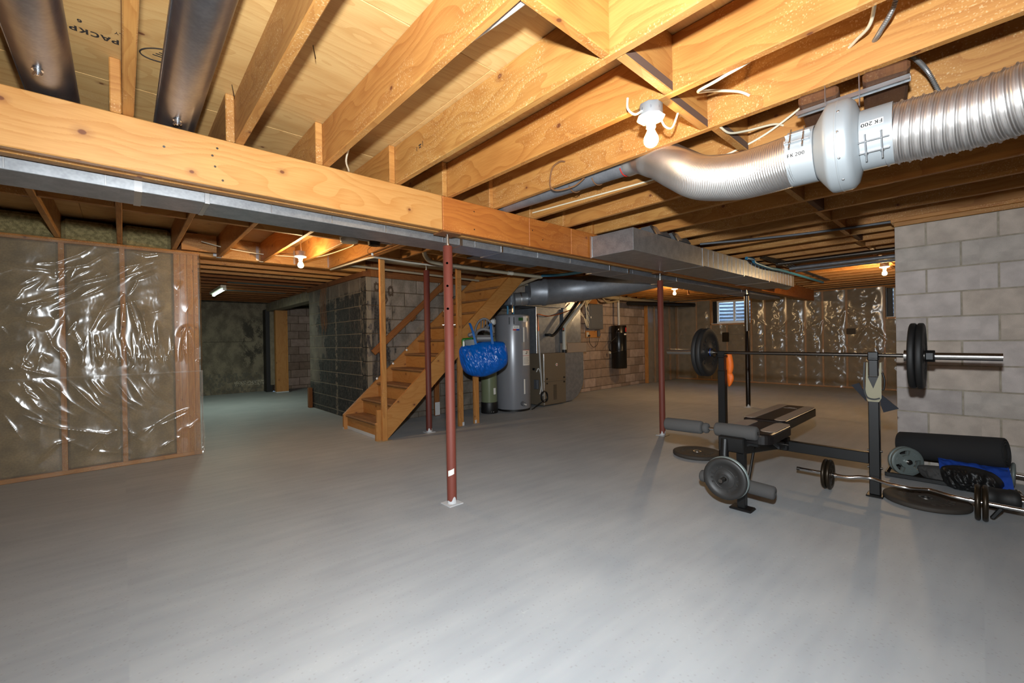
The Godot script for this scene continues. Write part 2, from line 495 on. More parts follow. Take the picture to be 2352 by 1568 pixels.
	mat("pvc", Color(0.74, 0.72, 0.66), 0.4)
	mat("pvc_old", Color(0.60, 0.56, 0.48), 0.55)
	mat("pvc_grey", Color(0.66, 0.66, 0.65), 0.4)
	mat("blue_pipe", Color(0.20, 0.49, 0.63), 0.4)
	mat("heater_grey", Color(0.55, 0.555, 0.575), 0.30, 0.25)
	mat("panel_grey", Color(0.36, 0.37, 0.385), 0.5, 0.2)
	mat("furnace", Color(0.46, 0.41, 0.34), 0.45, 0.2)
	mat("black", Color(0.055, 0.052, 0.05), 0.5)
	mat("black_gloss", Color(0.05, 0.048, 0.046), 0.28)
	mat("rubber", Color(0.085, 0.080, 0.078), 0.62)
	mat("rubber_worn", Color(0.20, 0.175, 0.15), 0.75)
	mat("frame_black", Color(0.048, 0.044, 0.043), 0.42)
	mat("foam", Color(0.26, 0.255, 0.25), 0.95)
	mat("mat_foam", Color(0.115, 0.112, 0.115), 0.9)
	mat("iron", Color(0.165, 0.16, 0.155), 0.5, 0.2)
	mat("iron_grey", Color(0.44, 0.475, 0.465), 0.45, 0.3)
	mat("iron_bronze", Color(0.20, 0.165, 0.12), 0.38, 0.6)
	mat("vinyl_black", Color(0.075, 0.06, 0.058), 0.35)
	mat("vinyl_tan", Color(0.57, 0.51, 0.455), 0.5)
	mat("cream", Color(0.57, 0.55, 0.455), 0.6)
	mat("navy_cloth", Color(0.115, 0.125, 0.155), 0.85)
	mat("orange", Color(0.86, 0.40, 0.09), 0.6)
	mat("blue_cloth", Color(0.10, 0.26, 0.62), 0.6)
	mat("blue_bag", Color(0.0, 0.345, 0.70), 0.28)
	mat("strap_blue", Color(0.12, 0.38, 0.66), 0.6)
	mat("yellow", Color(0.80, 0.70, 0.20), 0.6)
	mat("grey_plastic", Color(0.40, 0.40, 0.41), 0.5)
	mat("green_pack", Color(0.06, 0.42, 0.12), 0.35)
	mat("dark_green", Color(0.06, 0.09, 0.04), 0.3)
	mat("resin", Color(0.44, 0.47, 0.36), 0.32)
	mat("ink", Color(0.17, 0.14, 0.115), 0.9)
	mat("void", Color(0.02, 0.018, 0.016), 1.0).metallic_specular = 0.0
	mat("mould", Color(0.35, 0.26, 0.21), 0.9)
	mat("black_ink", Color(0.06, 0.06, 0.06), 0.7)
	mat("red_ink", Color(0.72, 0.16, 0.12), 0.5)
	mat("green_ink", Color(0.05, 0.30, 0.12), 0.5)
	mat("copper", Color(0.72, 0.42, 0.28), 0.35, 1.0)
	mat("rope", Color(0.45, 0.31, 0.19), 0.9)
	mat("shingle_grey", Color(0.36, 0.39, 0.40), 0.8)
	for q in [["film", 0.15, 0.19], ["film_hazy", 0.26, 0.20]]:
		var film := mat(q[0], Color(0.80, 0.755, 0.68, q[1]), q[2])
		film.transparency = BaseMaterial3D.TRANSPARENCY_ALPHA
		film.metallic_specular = 0.6
	var glass := mat("glass", Color(0.80, 0.90, 0.95, 0.05), 0.03)
	glass.transparency = BaseMaterial3D.TRANSPARENCY_ALPHA
	var bulb := mat("bulb_glow", Color(1.0, 0.96, 0.88), 0.4)
	bulb.emission_enabled = true; bulb.emission = Color(1.0, 0.86, 0.62); bulb.emission_energy_multiplier = 7.0
	var tb := mat("tube_glow", Color(0.95, 1.0, 0.97), 0.4)
	tb.emission_enabled = true; tb.emission = Color(0.88, 1.0, 0.92); tb.emission_energy_multiplier = 5.0
	var fs := mat("flash_glow", Color(1, 1, 1), 0.4)
	fs.emission_enabled = true; fs.emission = Color(1.0, 0.98, 0.95); fs.emission_energy_multiplier = 4.0

# ------------------------------------------------------------------ camera, sky, lights
func _ready() -> void:
	rng.seed = 20240
	var cam := Camera3D.new()
	cam.name = "camera"
	cam.transform = Transform3D(Basis(Vector3(0.73899154, -0.01732194, 0.67349198), Vector3(0.01454273, 0.99984663, 0.00975858), Vector3(-0.67355773, 0.0025829, 0.73913011)).orthonormalized(), Vector3(0, 1.15, 0))
	cam.fov = rad_to_deg(2.0 * atan(784.0 / 980.78))
	cam.near = 0.05
	add_child(cam)
	cam.current = true
	var we := WorldEnvironment.new()
	we.name = "world_environment"
	var env := Environment.new()
	env.background_mode = Environment.BG_SKY
	var sky := Sky.new()
	var sm := ProceduralSkyMaterial.new()
	sm.sky_top_color = Color(0.62, 0.76, 0.92); sm.sky_horizon_color = Color(0.82, 0.88, 0.93)
	sm.ground_bottom_color = Color(0.25, 0.23, 0.2); sm.ground_horizon_color = Color(0.6, 0.6, 0.58)
	sm.sky_energy_multiplier = 3.6
	sky.sky_material = sm
	env.sky = sky
	env.tonemap_mode = Environment.TONE_MAPPER_LINEAR
	env.tonemap_exposure = 1.0
	env.sdfgi_enabled = true; env.ssao_enabled = true; env.ssil_enabled = true
	we.environment = env
	add_child(we)
	make_materials()
	flash_unit(Vector3(0.0, 1.46, 0.0), 15.5)

	build_floor_walls()
	build_ceiling()
	build_beam_and_posts()
	build_left_wall()
	build_right_film()
	build_windows()
	build_stairs()
	build_trunks()
	build_fan_run()
	build_lights()
	build_furnace_corner()
	build_pipes_and_cables()
	build_bench()
	build_floor_gear()

# the photographer's flash on its stand behind the lens: its shadows fall away from just above the camera
func flash_unit(p: Vector3, energy: float) -> void:
	var l := SpotLight3D.new()
	l.name = "flash_light"
	l.light_color = Color(0.95, 0.98, 1.0); l.light_energy = energy
	l.light_size = 0.035; l.spot_range = 30.0; l.spot_attenuation = 2.0; l.shadow_enabled = true
	l.spot_angle = 88.0; l.spot_angle_attenuation = 1.0
	var t := thing("flash_unit", "photographer's flash on a thin black stand behind the camera", "flash", Vector3(-0.16, 0, 0.20))
	var fw := Vector3(0.6736, 0, -0.7391)
	var bs := Basis(Vector3(0.7391, 0, 0.6736), Vector3.UP, -fw)
	var hc := p - fw * 0.11
	add(t, "head", boxm(Vector3(0.075, 0.055, 0.10), 0.006), M.black, Transform3D(bs, hc - fw * 0.05))
	add(t, "lens", boxm(Vector3(0.066, 0.045, 0.006), 0.002), M.flash_glow, Transform3D(bs, hc + fw * 0.004))
	add(t, "pole", tube([Vector3(-0.16, 0.02, 0.20), Vector3(-0.16, p.y - 0.10, 0.20), hc - fw * 0.06 - Vector3(0, 0.03, 0)], 0.011), M.black)
	add(t, "foot", lathe([[0.0, 0.0], [0.17, 0.0], [0.17, 0.012], [0.02, 0.025], [0.012, 0.06], [0.0, 0.06]], 24, Vector3.UP, Vector3(-0.16, 0, 0.20)), M.black)
	t.add_child(l)
	l.global_transform = Transform3D(bs, p)

func bulb_light(parent: Node3D, p: Vector3, energy: float, c: Color, size := 0.028) -> void:
	var l := OmniLight3D.new()
	l.name = "bulb_light"
	l.light_color = c; l.light_energy = energy; l.light_size = size
	l.omni_range = 25.0; l.omni_attenuation = 2.0; l.shadow_enabled = true
	parent.add_child(l, true)
	l.global_position = p

# ------------------------------------------------------------------ shell
# courses of blocks: along = direction of the wall, face = outward normal, at the wall's face; first = length of the first block of even courses
func block_wall(parent: Node3D, org: Vector3, along: Vector3, face: Vector3, length: float, tops: Array, pick: Callable, even_first: float, odd_first: float, uv_mat: Material = null, uv_w := 1.0, uv_h := 2.2, thick := 0.06) -> void:
	for ci in tops.size() - 1:
		var y0: float = tops[ci]
		var y1: float = tops[ci + 1]
		var s := 0.0
		var nxt := even_first if ci % 2 == 0 else odd_first
		while s < length - 0.02:
			var e := minf(s + nxt, length)
			nxt = 0.4
			var w := e - s - 0.010
			var hgt := y1 - y0 - 0.010
			if w > 0.02:
				var proud := rng.randf_range(0.0, 0.0015)
				var c := org + along * (s + 0.005 + w * 0.5) + Vector3.UP * (y0 + 0.005 + hgt * 0.5) - face * (thick * 0.5 - proud)
				var bs := Basis(along, Vector3.UP, along.cross(Vector3.UP))
				if uv_mat:
					var b := MB.new()
					box_into(b, Vector3.ZERO, Vector3(w, hgt, thick), 0.005)
					for i in b.v.size():
						b.uv[i] = Vector2((s + 0.005 + w * 0.5 + b.v[i].x) / uv_w, 1.0 - (y0 + 0.005 + hgt * 0.5 + b.v[i].y) / uv_h)
					add(parent, "block", b.mesh(), uv_mat, Transform3D(bs, c))
				else:
					w = snappedf(w, 0.005)
					add(parent, "block", boxm(Vector3(w, snappedf(hgt, 0.005), thick), 0.0028), pick.call(), Transform3D(bs, c))
			s = e

func slab(parent: Node3D, called: String, a: Vector3, c: Vector3, m: Material) -> MeshInstance3D:
	return add(parent, called, boxm((c - a).abs(), 0.0), m, Transform3D(Basis(), (a + c) * 0.5))

func build_floor_walls() -> void:
	var f := struct("floor")
	slab(f, "slab", Vector3(-2.6, -0.2, -12.4), Vector3(11.8, 0, 2.2), M.floor)
	var pick := func() -> Material: return M["wallblock%d" % (rng.randi() % 4)]
	var courses := [0.0, 0.084, 0.284, 0.484, 0.684, 0.884, 1.084, 1.284, 1.484, 1.684, 1.884, 2.085]
	# main foundation wall, z = -5.80
	var wb := struct("wall_back")
	slab(wb, "concrete", Vector3(-2.4, 0, -6.02), Vector3(0.62, 2.385, -5.80), M.plain_concrete)
	slab(wb, "mortar", Vector3(2.55, 0, -6.00), Vector3(9.95, 2.085, -5.810), M.old_mortar)
	block_wall(wb, Vector3(2.53, 0, -5.80), Vector3.RIGHT, Vector3.BACK, 2.67, courses, pick, 0.4, 0.2, M.stairwall, 2.67)
	block_wall(wb, Vector3(5.20, 0, -5.80), Vector3.RIGHT, Vector3.BACK, 4.75, courses, pick, 0.4, 0.2)
	slab(wb, "concrete", Vector3(9.95, 0, -6.00), Vector3(11.8, 2.385, -5.80), M.plain_concrete)
	board(wb, "sill_plate", Vector3(2.53, 2.087, -5.98), Vector3(9.95, 2.15, -5.82), any("old"))
	board(wb, "rim_joist", Vector3(2.53, 2.15, -5.98), Vector3(9.95, 2.40, -5.90), any("old"))
	# its return towards the rear area, tarred
	var wp := struct("wall_passage")
	slab(wp, "mortar", Vector3(2.534, 0, -8.28), Vector3(2.78, 2.16, -6.00), M.plain_concrete)
	block_wall(wp, Vector3(2.53, 0, -5.80), Vector3.FORWARD, Vector3.LEFT, 2.48, courses, pick, 0.2, 0.4, M.tar, 2.48)
	board(wp, "sill_plate", Vector3(2.50, 2.087, -8.30), Vector3(2.76, 2.16, -5.82), any("old"))
	slab(wp, "backing", Vector3(2.60, 2.085, -6.00), Vector3(2.80, 2.45, -5.78), any("old"))
	# rear area
	var wf := struct("wall_rear")
	var b := MB.new()
	box_into(b, Vector3(1.65, 1.1, -12.10), Vector3(2.10, 2.2, 0.2), 0.0)
	for i in b.v.size():
		b.uv[i] = Vector2((b.v[i].x - 1.2) / 1.5, 1.0 - b.v[i].y / 2.2)
	add(wf, "concrete", b.mesh(), M.concrete)
	slab(wf, "mortar", Vector3(2.74, 0, -12.2), Vector3(5.2, 2.2, -12.01), M.old_mortar)
	block_wall(wf, Vector3(2.80, 0, -12.0), Vector3.RIGHT, Vector3.BACK, 2.3, courses, pick, 0.4, 0.2)
	var ws := struct("wall_side")
	slab(ws, "concrete", Vector3(0.40, 0, -12.2), Vector3(0.60, 2.45, -6.02), M.plain_concrete)
	slab(ws, "concrete", Vector3(5.1, 0, -12.2), Vector3(5.3, 2.45, -6.0), M.plain_concrete)
	slab(ws, "deck_edge", Vector3(0.4, 2.16, -12.2), Vector3(5.3, 2.45, -12.0), M.plain_concrete)
	# lintel over the rear opening, the tarred strip and the post under it
	var li := thing("lintel_beam", "weathered concrete lintel with bent nails over the rear opening", "lintel", Vector3(2.7, 1.96, -9.9))
	add(li, "beam", boxm(Vector3(0.22, 0.19, 3.5), 0.006), M.plain_concrete, at(2.70, 2.055, -9.95))
	for i in 9: add(li, "nail", tube([Vector3(2.585, 2.14 - 0.01 * (i % 3), -8.6 - 0.33 * i), Vector3(2.575, 2.02 + 0.03 * (i % 2), -8.62 - 0.33 * i)], 0.004, 5), M.dark_steel)
	for i in 3: add(li, "wire", tube(through([Vector3(2.58, 2.15, -8.3 - i * 0.5), Vector3(2.565, 2.125, -8.7 - i * 0.5), Vector3(2.57, 2.15, -9.2 - i * 0.5)]), 0.005, 5), M.rope)
	var st := thing("tarred_column", "black tar-coated block column beside the rear wooden post", "column", Vector3(2.66, 0, -11.85))
	add(st, "shaft", boxm(Vector3(0.14, 2.0, 0.25), 0.005), M.black, at(2.63, 1.0, -11.80))
	add(st, "render", boxm(Vector3(0.10, 1.80, 0.05), 0.015), M.plain_concrete, at(2.70, 1.06, -11.66))
	var po := thing("wooden_post", "broad timber post under the concrete lintel in the rear area", "post", Vector3(2.80, 0, -11.3))
	add(po, "post", boxm(Vector3(0.24, 1.93, 0.14), 0.004), M.stair[1], at(2.79, 0.995, -11.28))
	add(po, "edge_board", boxm(Vector3(0.02, 1.93, 0.15), 0.002), M.joist[2], at(2.92, 0.995, -11.28))
	add(po, "mortar_foot", boxm(Vector3(0.28, 0.03, 0.18), 0.012), M.floor_paint, at(2.80, 0.015, -11.28))
	var ps := thing("short_board", "short upright board at the end of the black tarred wall", "board", Vector3(2.50, 0, -8.2))
	add(ps, "board", boxm(Vector3(0.06, 0.36, 0.09), 0.004), M.old[1], at(2.49, 0.18, -8.18))
	# outer walls
	var wl := struct("wall_left")
	slab(wl, "concrete", Vector3(-2.6, 0, -6.0), Vector3(-2.4, 2.45, 2.2), M.plain_concrete)
	var wn := struct("wall_front")
	slab(wn, "concrete", Vector3(-2.6, 0, 2.0), Vector3(11.8, 2.45, 2.2), M.plain_concrete)
	var wr := struct("wall_right")
	for r in [[-6.0, -4.82, 0.0, 2.45], [-3.80, -1.30, 0.0, 2.45], [-0.35, 2.2, 0.0, 2.45], [-4.82, -3.80, 0.0, 1.49], [-1.30, -0.35, 0.0, 1.49], [-4.82, -3.80, 2.10, 2.45], [-1.30, -0.35, 2.10, 2.45]]:
		slab(wr, "concrete", Vector3(11.60, r[2], r[0]), Vector3(11.80, r[3], r[1]), M.plain_concrete)
	# block wall at the right of the picture
	var wk := struct("wall_block")
	slab(wk, "mortar", Vector3(4.9725, 0, -0.494), Vector3(5.16, 2.074, 2.0), M.mortar)
	var pk := func() -> Material: return M["block%d" % (rng.randi() % 4)]
	block_wall(wk, Vector3(4.97, 0, 2.00), Vector3.FORWARD, Vector3.LEFT, 2.5, [0.0, 0.084, 0.284, 0.484, 0.684, 0.884, 1.084, 1.284, 1.484, 1.684, 1.884, 2.078], pk, 0.3, 0.1)
	board(wk, "top_plate", Vector3(4.975, 2.079, -0.50), Vector3(5.115, 2.116, 2.0), M.joist[3])
	board(wk, "top_plate", Vector3(4.965, 2.117, -0.52), Vector3(5.105, 2.149, 2.0), M.joist[1])

func near_x(k: int) -> float:   # right side of joist k
	var given := {0: 0.05, 1: 0.464, 2: 0.883, 3: 1.322, 4: 1.711, 5: 2.126, 6: 2.550, 7: 2.965}
	return given.get(k, 0.05 + 0.4164 * k)

func build_ceiling() -> void:
	var ce := struct("ceiling")
	slab(ce, "upper_floor", Vector3(-2.6, 2.405, -6.05), Vector3(11.8, 2.45, 2.2), M.old[0])
	slab(ce, "upper_floor", Vector3(0.4, 2.42, -12.2), Vector3(5.3, 2.46, -6.0), M.old[0])
	var zs := [2.0, 0.95, -0.27, -1.49, -2.71, -3.93, -5.15, -6.0]
	for i in zs.size() - 1:
		var x := -2.4 - (1.22 if i % 2 else 0.3)
		while x < 11.6:
			var x1 := minf(x + 2.44, 11.6)
			var x0 := maxf(x, -2.4)
			if x1 - x0 > 0.05:
				board(ce, "plywood_sheet", Vector3(x0 + 0.001, SUB, zs[i + 1] + 0.0015), Vector3(x1 - 0.001, SUB + 0.018, zs[i] - 0.0015), any("ply"), 0.002)
			x += 2.44
	for k in range(-5, 28):
		var x := near_x(k)
		board(ce, "joist", Vector3(x - T2, JB, -2.62), Vector3(x, SUB - 0.001, 1.99), M.joist[(k * 3 + 20) % 5], 0.004)
		# far-side joists, lapped beside these on the beam
		var xf := x - T2 - 0.001
		var zend := -5.86
		if xf > 2.1 and xf < 4.75: zend = -4.68
		if xf < 0.62 or xf > 4.75: zend = -5.80
		board(ce, "joist", Vector3(xf - T2, JB + 0.001, zend), Vector3(xf, SUB - 0.001, -2.472), M.joist[(k * 2 + 31) % 5], 0.004)
		# solid blocking in each bay
		if k >= 1 and k < 27:
			var x1 := near_x(k + 1) - T2
			var dz := 0.018 if k % 2 else -0.018
			board(ce, "blocking", Vector3(x + 0.001, JB + 0.002, -0.89 + dz), Vector3(x1 - 0.001, SUB - 0.002, -0.852 + dz), M.stained[0] if k in [9, 13] else M.joist[(k + 25) % 5], 0.003)
			if k in [3, 4, 5, 6]:   # mould along the foot of these
				add(ce, "mould_stain", boxm(Vector3(x1 - x - 0.01, 0.035, 0.0012), 0.0), M.mould, at((x + x1) * 0.5, JB + 0.022, -0.852 + dz + 0.0004))
		if k < 27:
			var x2 := near_x(k + 1) - 2.0 * T2 - 0.002
			var zb := -4.20 + (0.02 if k % 2 else -0.02)
			board(ce, "blocking", Vector3(xf + 0.001, JB + 0.003, zb - 0.019), Vector3(x2, SUB - 0.002, zb + 0.019), M.joist[(k + 27) % 5], 0.003)
	# doubled trimmer beside the stair opening and the headers
	board(ce, "trimmer", Vector3(2.11, JB - 0.002, -5.86), Vector3(2.15, SUB - 0.001, -2.64), M.joist[1], 0.004)
	board(ce, "trimmer", Vector3(2.152, JB - 0.002, -5.86), Vector3(2.19, SUB - 0.001, -2.64), M.joist[3], 0.004)
	board(ce, "header", Vector3(2.19, JB, -4.72), Vector3(4.75, SUB - 0.001, -4.682), M.joist[0], 0.004)
	board(ce, "header", Vector3(0.62, JB + 0.001, -5.90), Vector3(2.56, SUB - 0.001, -5.862), M.joist[4], 0.004)
	board(ce, "header", Vector3(0.62, JB + 0.001, -5.94), Vector3(2.56, SUB - 0.001, -5.902), M.joist[2], 0.004)
	board(ce, "trimmer", Vector3(4.71, JB, -5.80), Vector3(4.75, SUB - 0.001, -4.72), M.joist[2], 0.004)
	for p in [[0.80, -5.86, "joist hanger nearest the film-covered stud wall"], [1.225, -5.86, "joist hanger second from the film-covered stud wall"], [1.64, -5.86, "joist hanger just right of the bulb left of the stairs"], [2.06, -5.86, "joist hanger nearest the doubled trimmer by the stairs"]]:
		var h := thing("joist_hanger", "galvanised " + p[2], "bracket", Vector3(p[0], JB, p[1]), "joist hangers along the header")
		for s in [-0.012, 0.05]:
			add(h, "flange", boxm(Vector3(0.030, 0.17, 0.002), 0.0), M.galv_edge, at(p[0] + s, JB + 0.10, p[1] + 0.0025))
		add(h, "seat", boxm(Vector3(0.044, 0.003, 0.05), 0.0), M.galv_edge, at(p[0] + 0.019, JB - 0.002, p[1] + 0.027))
	var hg := thing("joist_hanger", "galvanised joist hanger on the stair header beside the post", "bracket", Vector3(2.50, JB, -4.68))
	add(hg, "flange", boxm(Vector3(0.035, 0.17, 0.002), 0.0), M.galv_edge, at(2.53, JB + 0.10, -4.679))
	# rear area: joists across, with grey panels between
	for i in 15:
		var z := -6.15 - 0.40 * i
		board(ce, "joist", Vector3(0.6, 2.18, z - T2), Vector3(5.1, 2.415, z), M.old[i % 2] if i > 3 else M.joist[i % 5], 0.004)
	for z in [-8.25, -9.45]:
		board(ce, "panel", Vector3(1.3, 2.20, z - 0.36), Vector3(2.5, 2.212, z), M.shingle_grey)
	# insulation packed over the left stud wall
	for k in range(-4, 1):
		var xa := near_x(k) - T2 - 0.001
		var xb := near_x(k + 1) - 2.0 * T2 - 0.002
		var b := MB.new()
		box_into(b, Vector3((xa + xb) * 0.5, 2.245 + 0.01 * (k % 2), -5.70), Vector3(xb - xa - 0.004, 0.215, 0.12), 0.03)
		add(ce, "mineral_wool", b.mesh(), M.wool)
	board(ce, "fire_block", Vector3(0.47, JB + 0.02, -5.70), Vector3(0.78, SUB - 0.03, -5.66), M.joist[1])
	slab(ce, "rim_closure", Vector3(-2.4, 2.12, -5.80), Vector3(0.62, 2.40, -5.77), M.stained[0])

func build_beam_and_posts() -> void:
	var bm := thing("timber_beam", "long built-up timber beam carrying the ceiling joists on steel posts", "beam", Vector3(4.5, 1.916, -2.545))
	var joints := [[-2.38, 1.628, "beam", 0], [1.632, 2.46, "beam_rust", 0], [2.464, 2.99, "beam_rust", 1], [2.994, 11.3, "beam_rust", 0]]
	for j in joints:
		board(bm, "ply_board", Vector3(j[0], 1.916, -2.508), Vector3(j[1], JB - 0.001, -2.47), M[j[2]][j[3]], 0.004)
	for p in 3:
		var z0 := -2.5085 - 0.0385 * p
		var dy: float = [0.004, 0.0, 0.006][p]
		board(bm, "ply_board", Vector3(-2.38, 1.916 + dy, z0 - T2), Vector3(11.3, JB - 0.001, z0), M.joist[(p + 2) % 5], 0.004)
	for q in [[0.05, 2.10], [0.03, 2.06], [0.04, 2.01], [0.07, 1.95], [-0.15, 2.05], [1.60, 2.09], [1.60, 1.96], [3.02, 2.02], [3.12, 2.08], [3.16, 1.97], [2.2, 2.05], [2.32, 1.99]]:
		add(bm, "nail_head", lathe([[0.0, 0.0012], [0.005, 0.0010], [0.0055, 0.0]], 8, Vector3.BACK, Vector3(q[0] + 0.3, q[1], -2.470)), M.dark_steel)
	steel_post(Vector3(1.712, 0, -2.54), 0.0335, M.red_paint, "red telescoping steel post nearest the camera with white paint at its foot", true)
	steel_post(Vector3(4.695, 0, -2.54), 0.0335, M.red_paint, "red steel post standing left of the barbell", false)
	var t := steel_post(Vector3(7.461, 0, -2.54), 0.034, M.black_pipe, "dark bare steel post beside the basement window", false)
	add(t, "upper_sleeve", lathe([[0.03, 1.23], [0.038, 1.235], [0.038, 1.80], [0.03, 1.805]], 20, Vector3.UP, Vector3(7.461, 0, -2.54)), M.dark_steel)
	steel_post(Vector3(2.87, 0, -4.745), 0.0375, M.maroon_paint, "dark maroon steel post in front of the stairs", false, 2.15)

func steel_post(p: Vector3, r: float, m: Material, label: String, detailed: bool, topy := 1.916) -> Node3D:
	var t := thing("steel_post", label, "post", p, "steel posts under the floor framing")
	var ty := topy - 0.09
	var b := MB.new()
	lathe_into(b, [[0.0, 0.006], [r, 0.006], [r, ty - 0.003], [r - 0.003, ty], [0.0, ty]], 28, Vector3.UP, p)
	add(t, "tube", b.mesh(), m)
	add(t, "screw", lathe([[0.011, ty - 0.01], [0.011, topy - 0.008]], 14, Vector3.UP, p), M.steel)
	add(t, "nut", lathe([[0.0, ty], [0.019, ty], [0.019, ty + 0.014], [0.0, ty + 0.014]], 6, Vector3.UP, p), M.steel)
	add(t, "top_plate", boxm(Vector3(0.15, 0.008, 0.13), 0.001), M.old[0], Transform3D(Basis(), p + Vector3(0, topy - 0.005, 0)))
	add(t, "base_plate", boxm(Vector3(0.115, 0.006, 0.115), 0.001), M.floor_paint, Transform3D(Basis(), p + Vector3(0, 0.003, 0)))
	var toc := (Vector3(0, 0, 0) - p) * Vector3(1, 0, 1)
	var ang := atan2(toc.x, toc.z)
	var bs := Basis(Vector3.UP, ang)
	if detailed:
		for i in 8:   # height holes through both sides
			for s in [0.35, -1.25]:
				var a: float = ang + s * (0.25 if s > 0 else 1.0)
				var d := Vector3(sin(a - 0.25), 0, cos(a - 0.25))
				if s < 0: d = Vector3(sin(ang + 1.35), 0, cos(ang + 1.35))
				var y := 1.70 - 0.16 * i - (0.08 if s < 0 else 0.0)
				if y < 1.30: continue
				add(t, "hole", lathe([[0.0, 0.0006], [0.0085, 0.0004], [0.0085, -0.004]], 14, d, p + Vector3(0, y, 0) + d * (r + 0.0002)), M.void)
		add(t, "pin", tube([p + bs * Vector3(-0.045, 1.268, 0.0), p + bs * Vector3(0.045, 1.268, 0.0)], 0.006, 8), M.steel)
		var lab := MB.new()   # paper label bent round the tube
		for i in 6:
			for q in 1:
				var a0 := ang - 0.75 + 0.22 * i
				var a1 := a0 + 0.22
				var rr := r + 0.0006
				var y0 := 0.200 + 0.003 * i
				var n0 := Vector3(sin(a0), 0, cos(a0)); var n1 := Vector3(sin(a1), 0, cos(a1))
				lab.quad(p + n0 * rr + Vector3(0, y0, 0), p + n1 * rr + Vector3(0, y0 + 0.003, 0), p + n1 * rr + Vector3(0, y0 + 0.042, 0), p + n0 * rr + Vector3(0, y0 + 0.039, 0), n0, n1, n1, n0)
		add(t, "paper_label", lab.mesh(), M.white)
	var sp := MB.new()   # floor paint daubed round the foot
	for i in 24:
		var a0 := ang - PI + TAU * i / 24.0
		var a1 := a0 + TAU / 24.0
		var h0 := 0.012 + 0.030 * absf(sin(a0 * 2.3 + p.x)) * (1.5 if cos(a0 - ang - 0.5) > 0.6 else 0.6)
		var h1 := 0.012 + 0.030 * absf(sin(a1 * 2.3 + p.x)) * (1.5 if cos(a1 - ang - 0.5) > 0.6 else 0.6)
		var n0 := Vector3(sin(a0), 0, cos(a0)); var n1 := Vector3(sin(a1), 0, cos(a1))
		var rr := r + 0.0005
		sp.quad(p + n0 * rr + Vector3(0, 0.004, 0), p + n1 * rr + Vector3(0, 0.004, 0), p + n1 * rr + Vector3(0, h1, 0), p + n0 * rr + Vector3(0, h0, 0), n0, n1, n1, n0)
	add(t, "paint_daub", sp.mesh(), M.floor_paint)
	return t

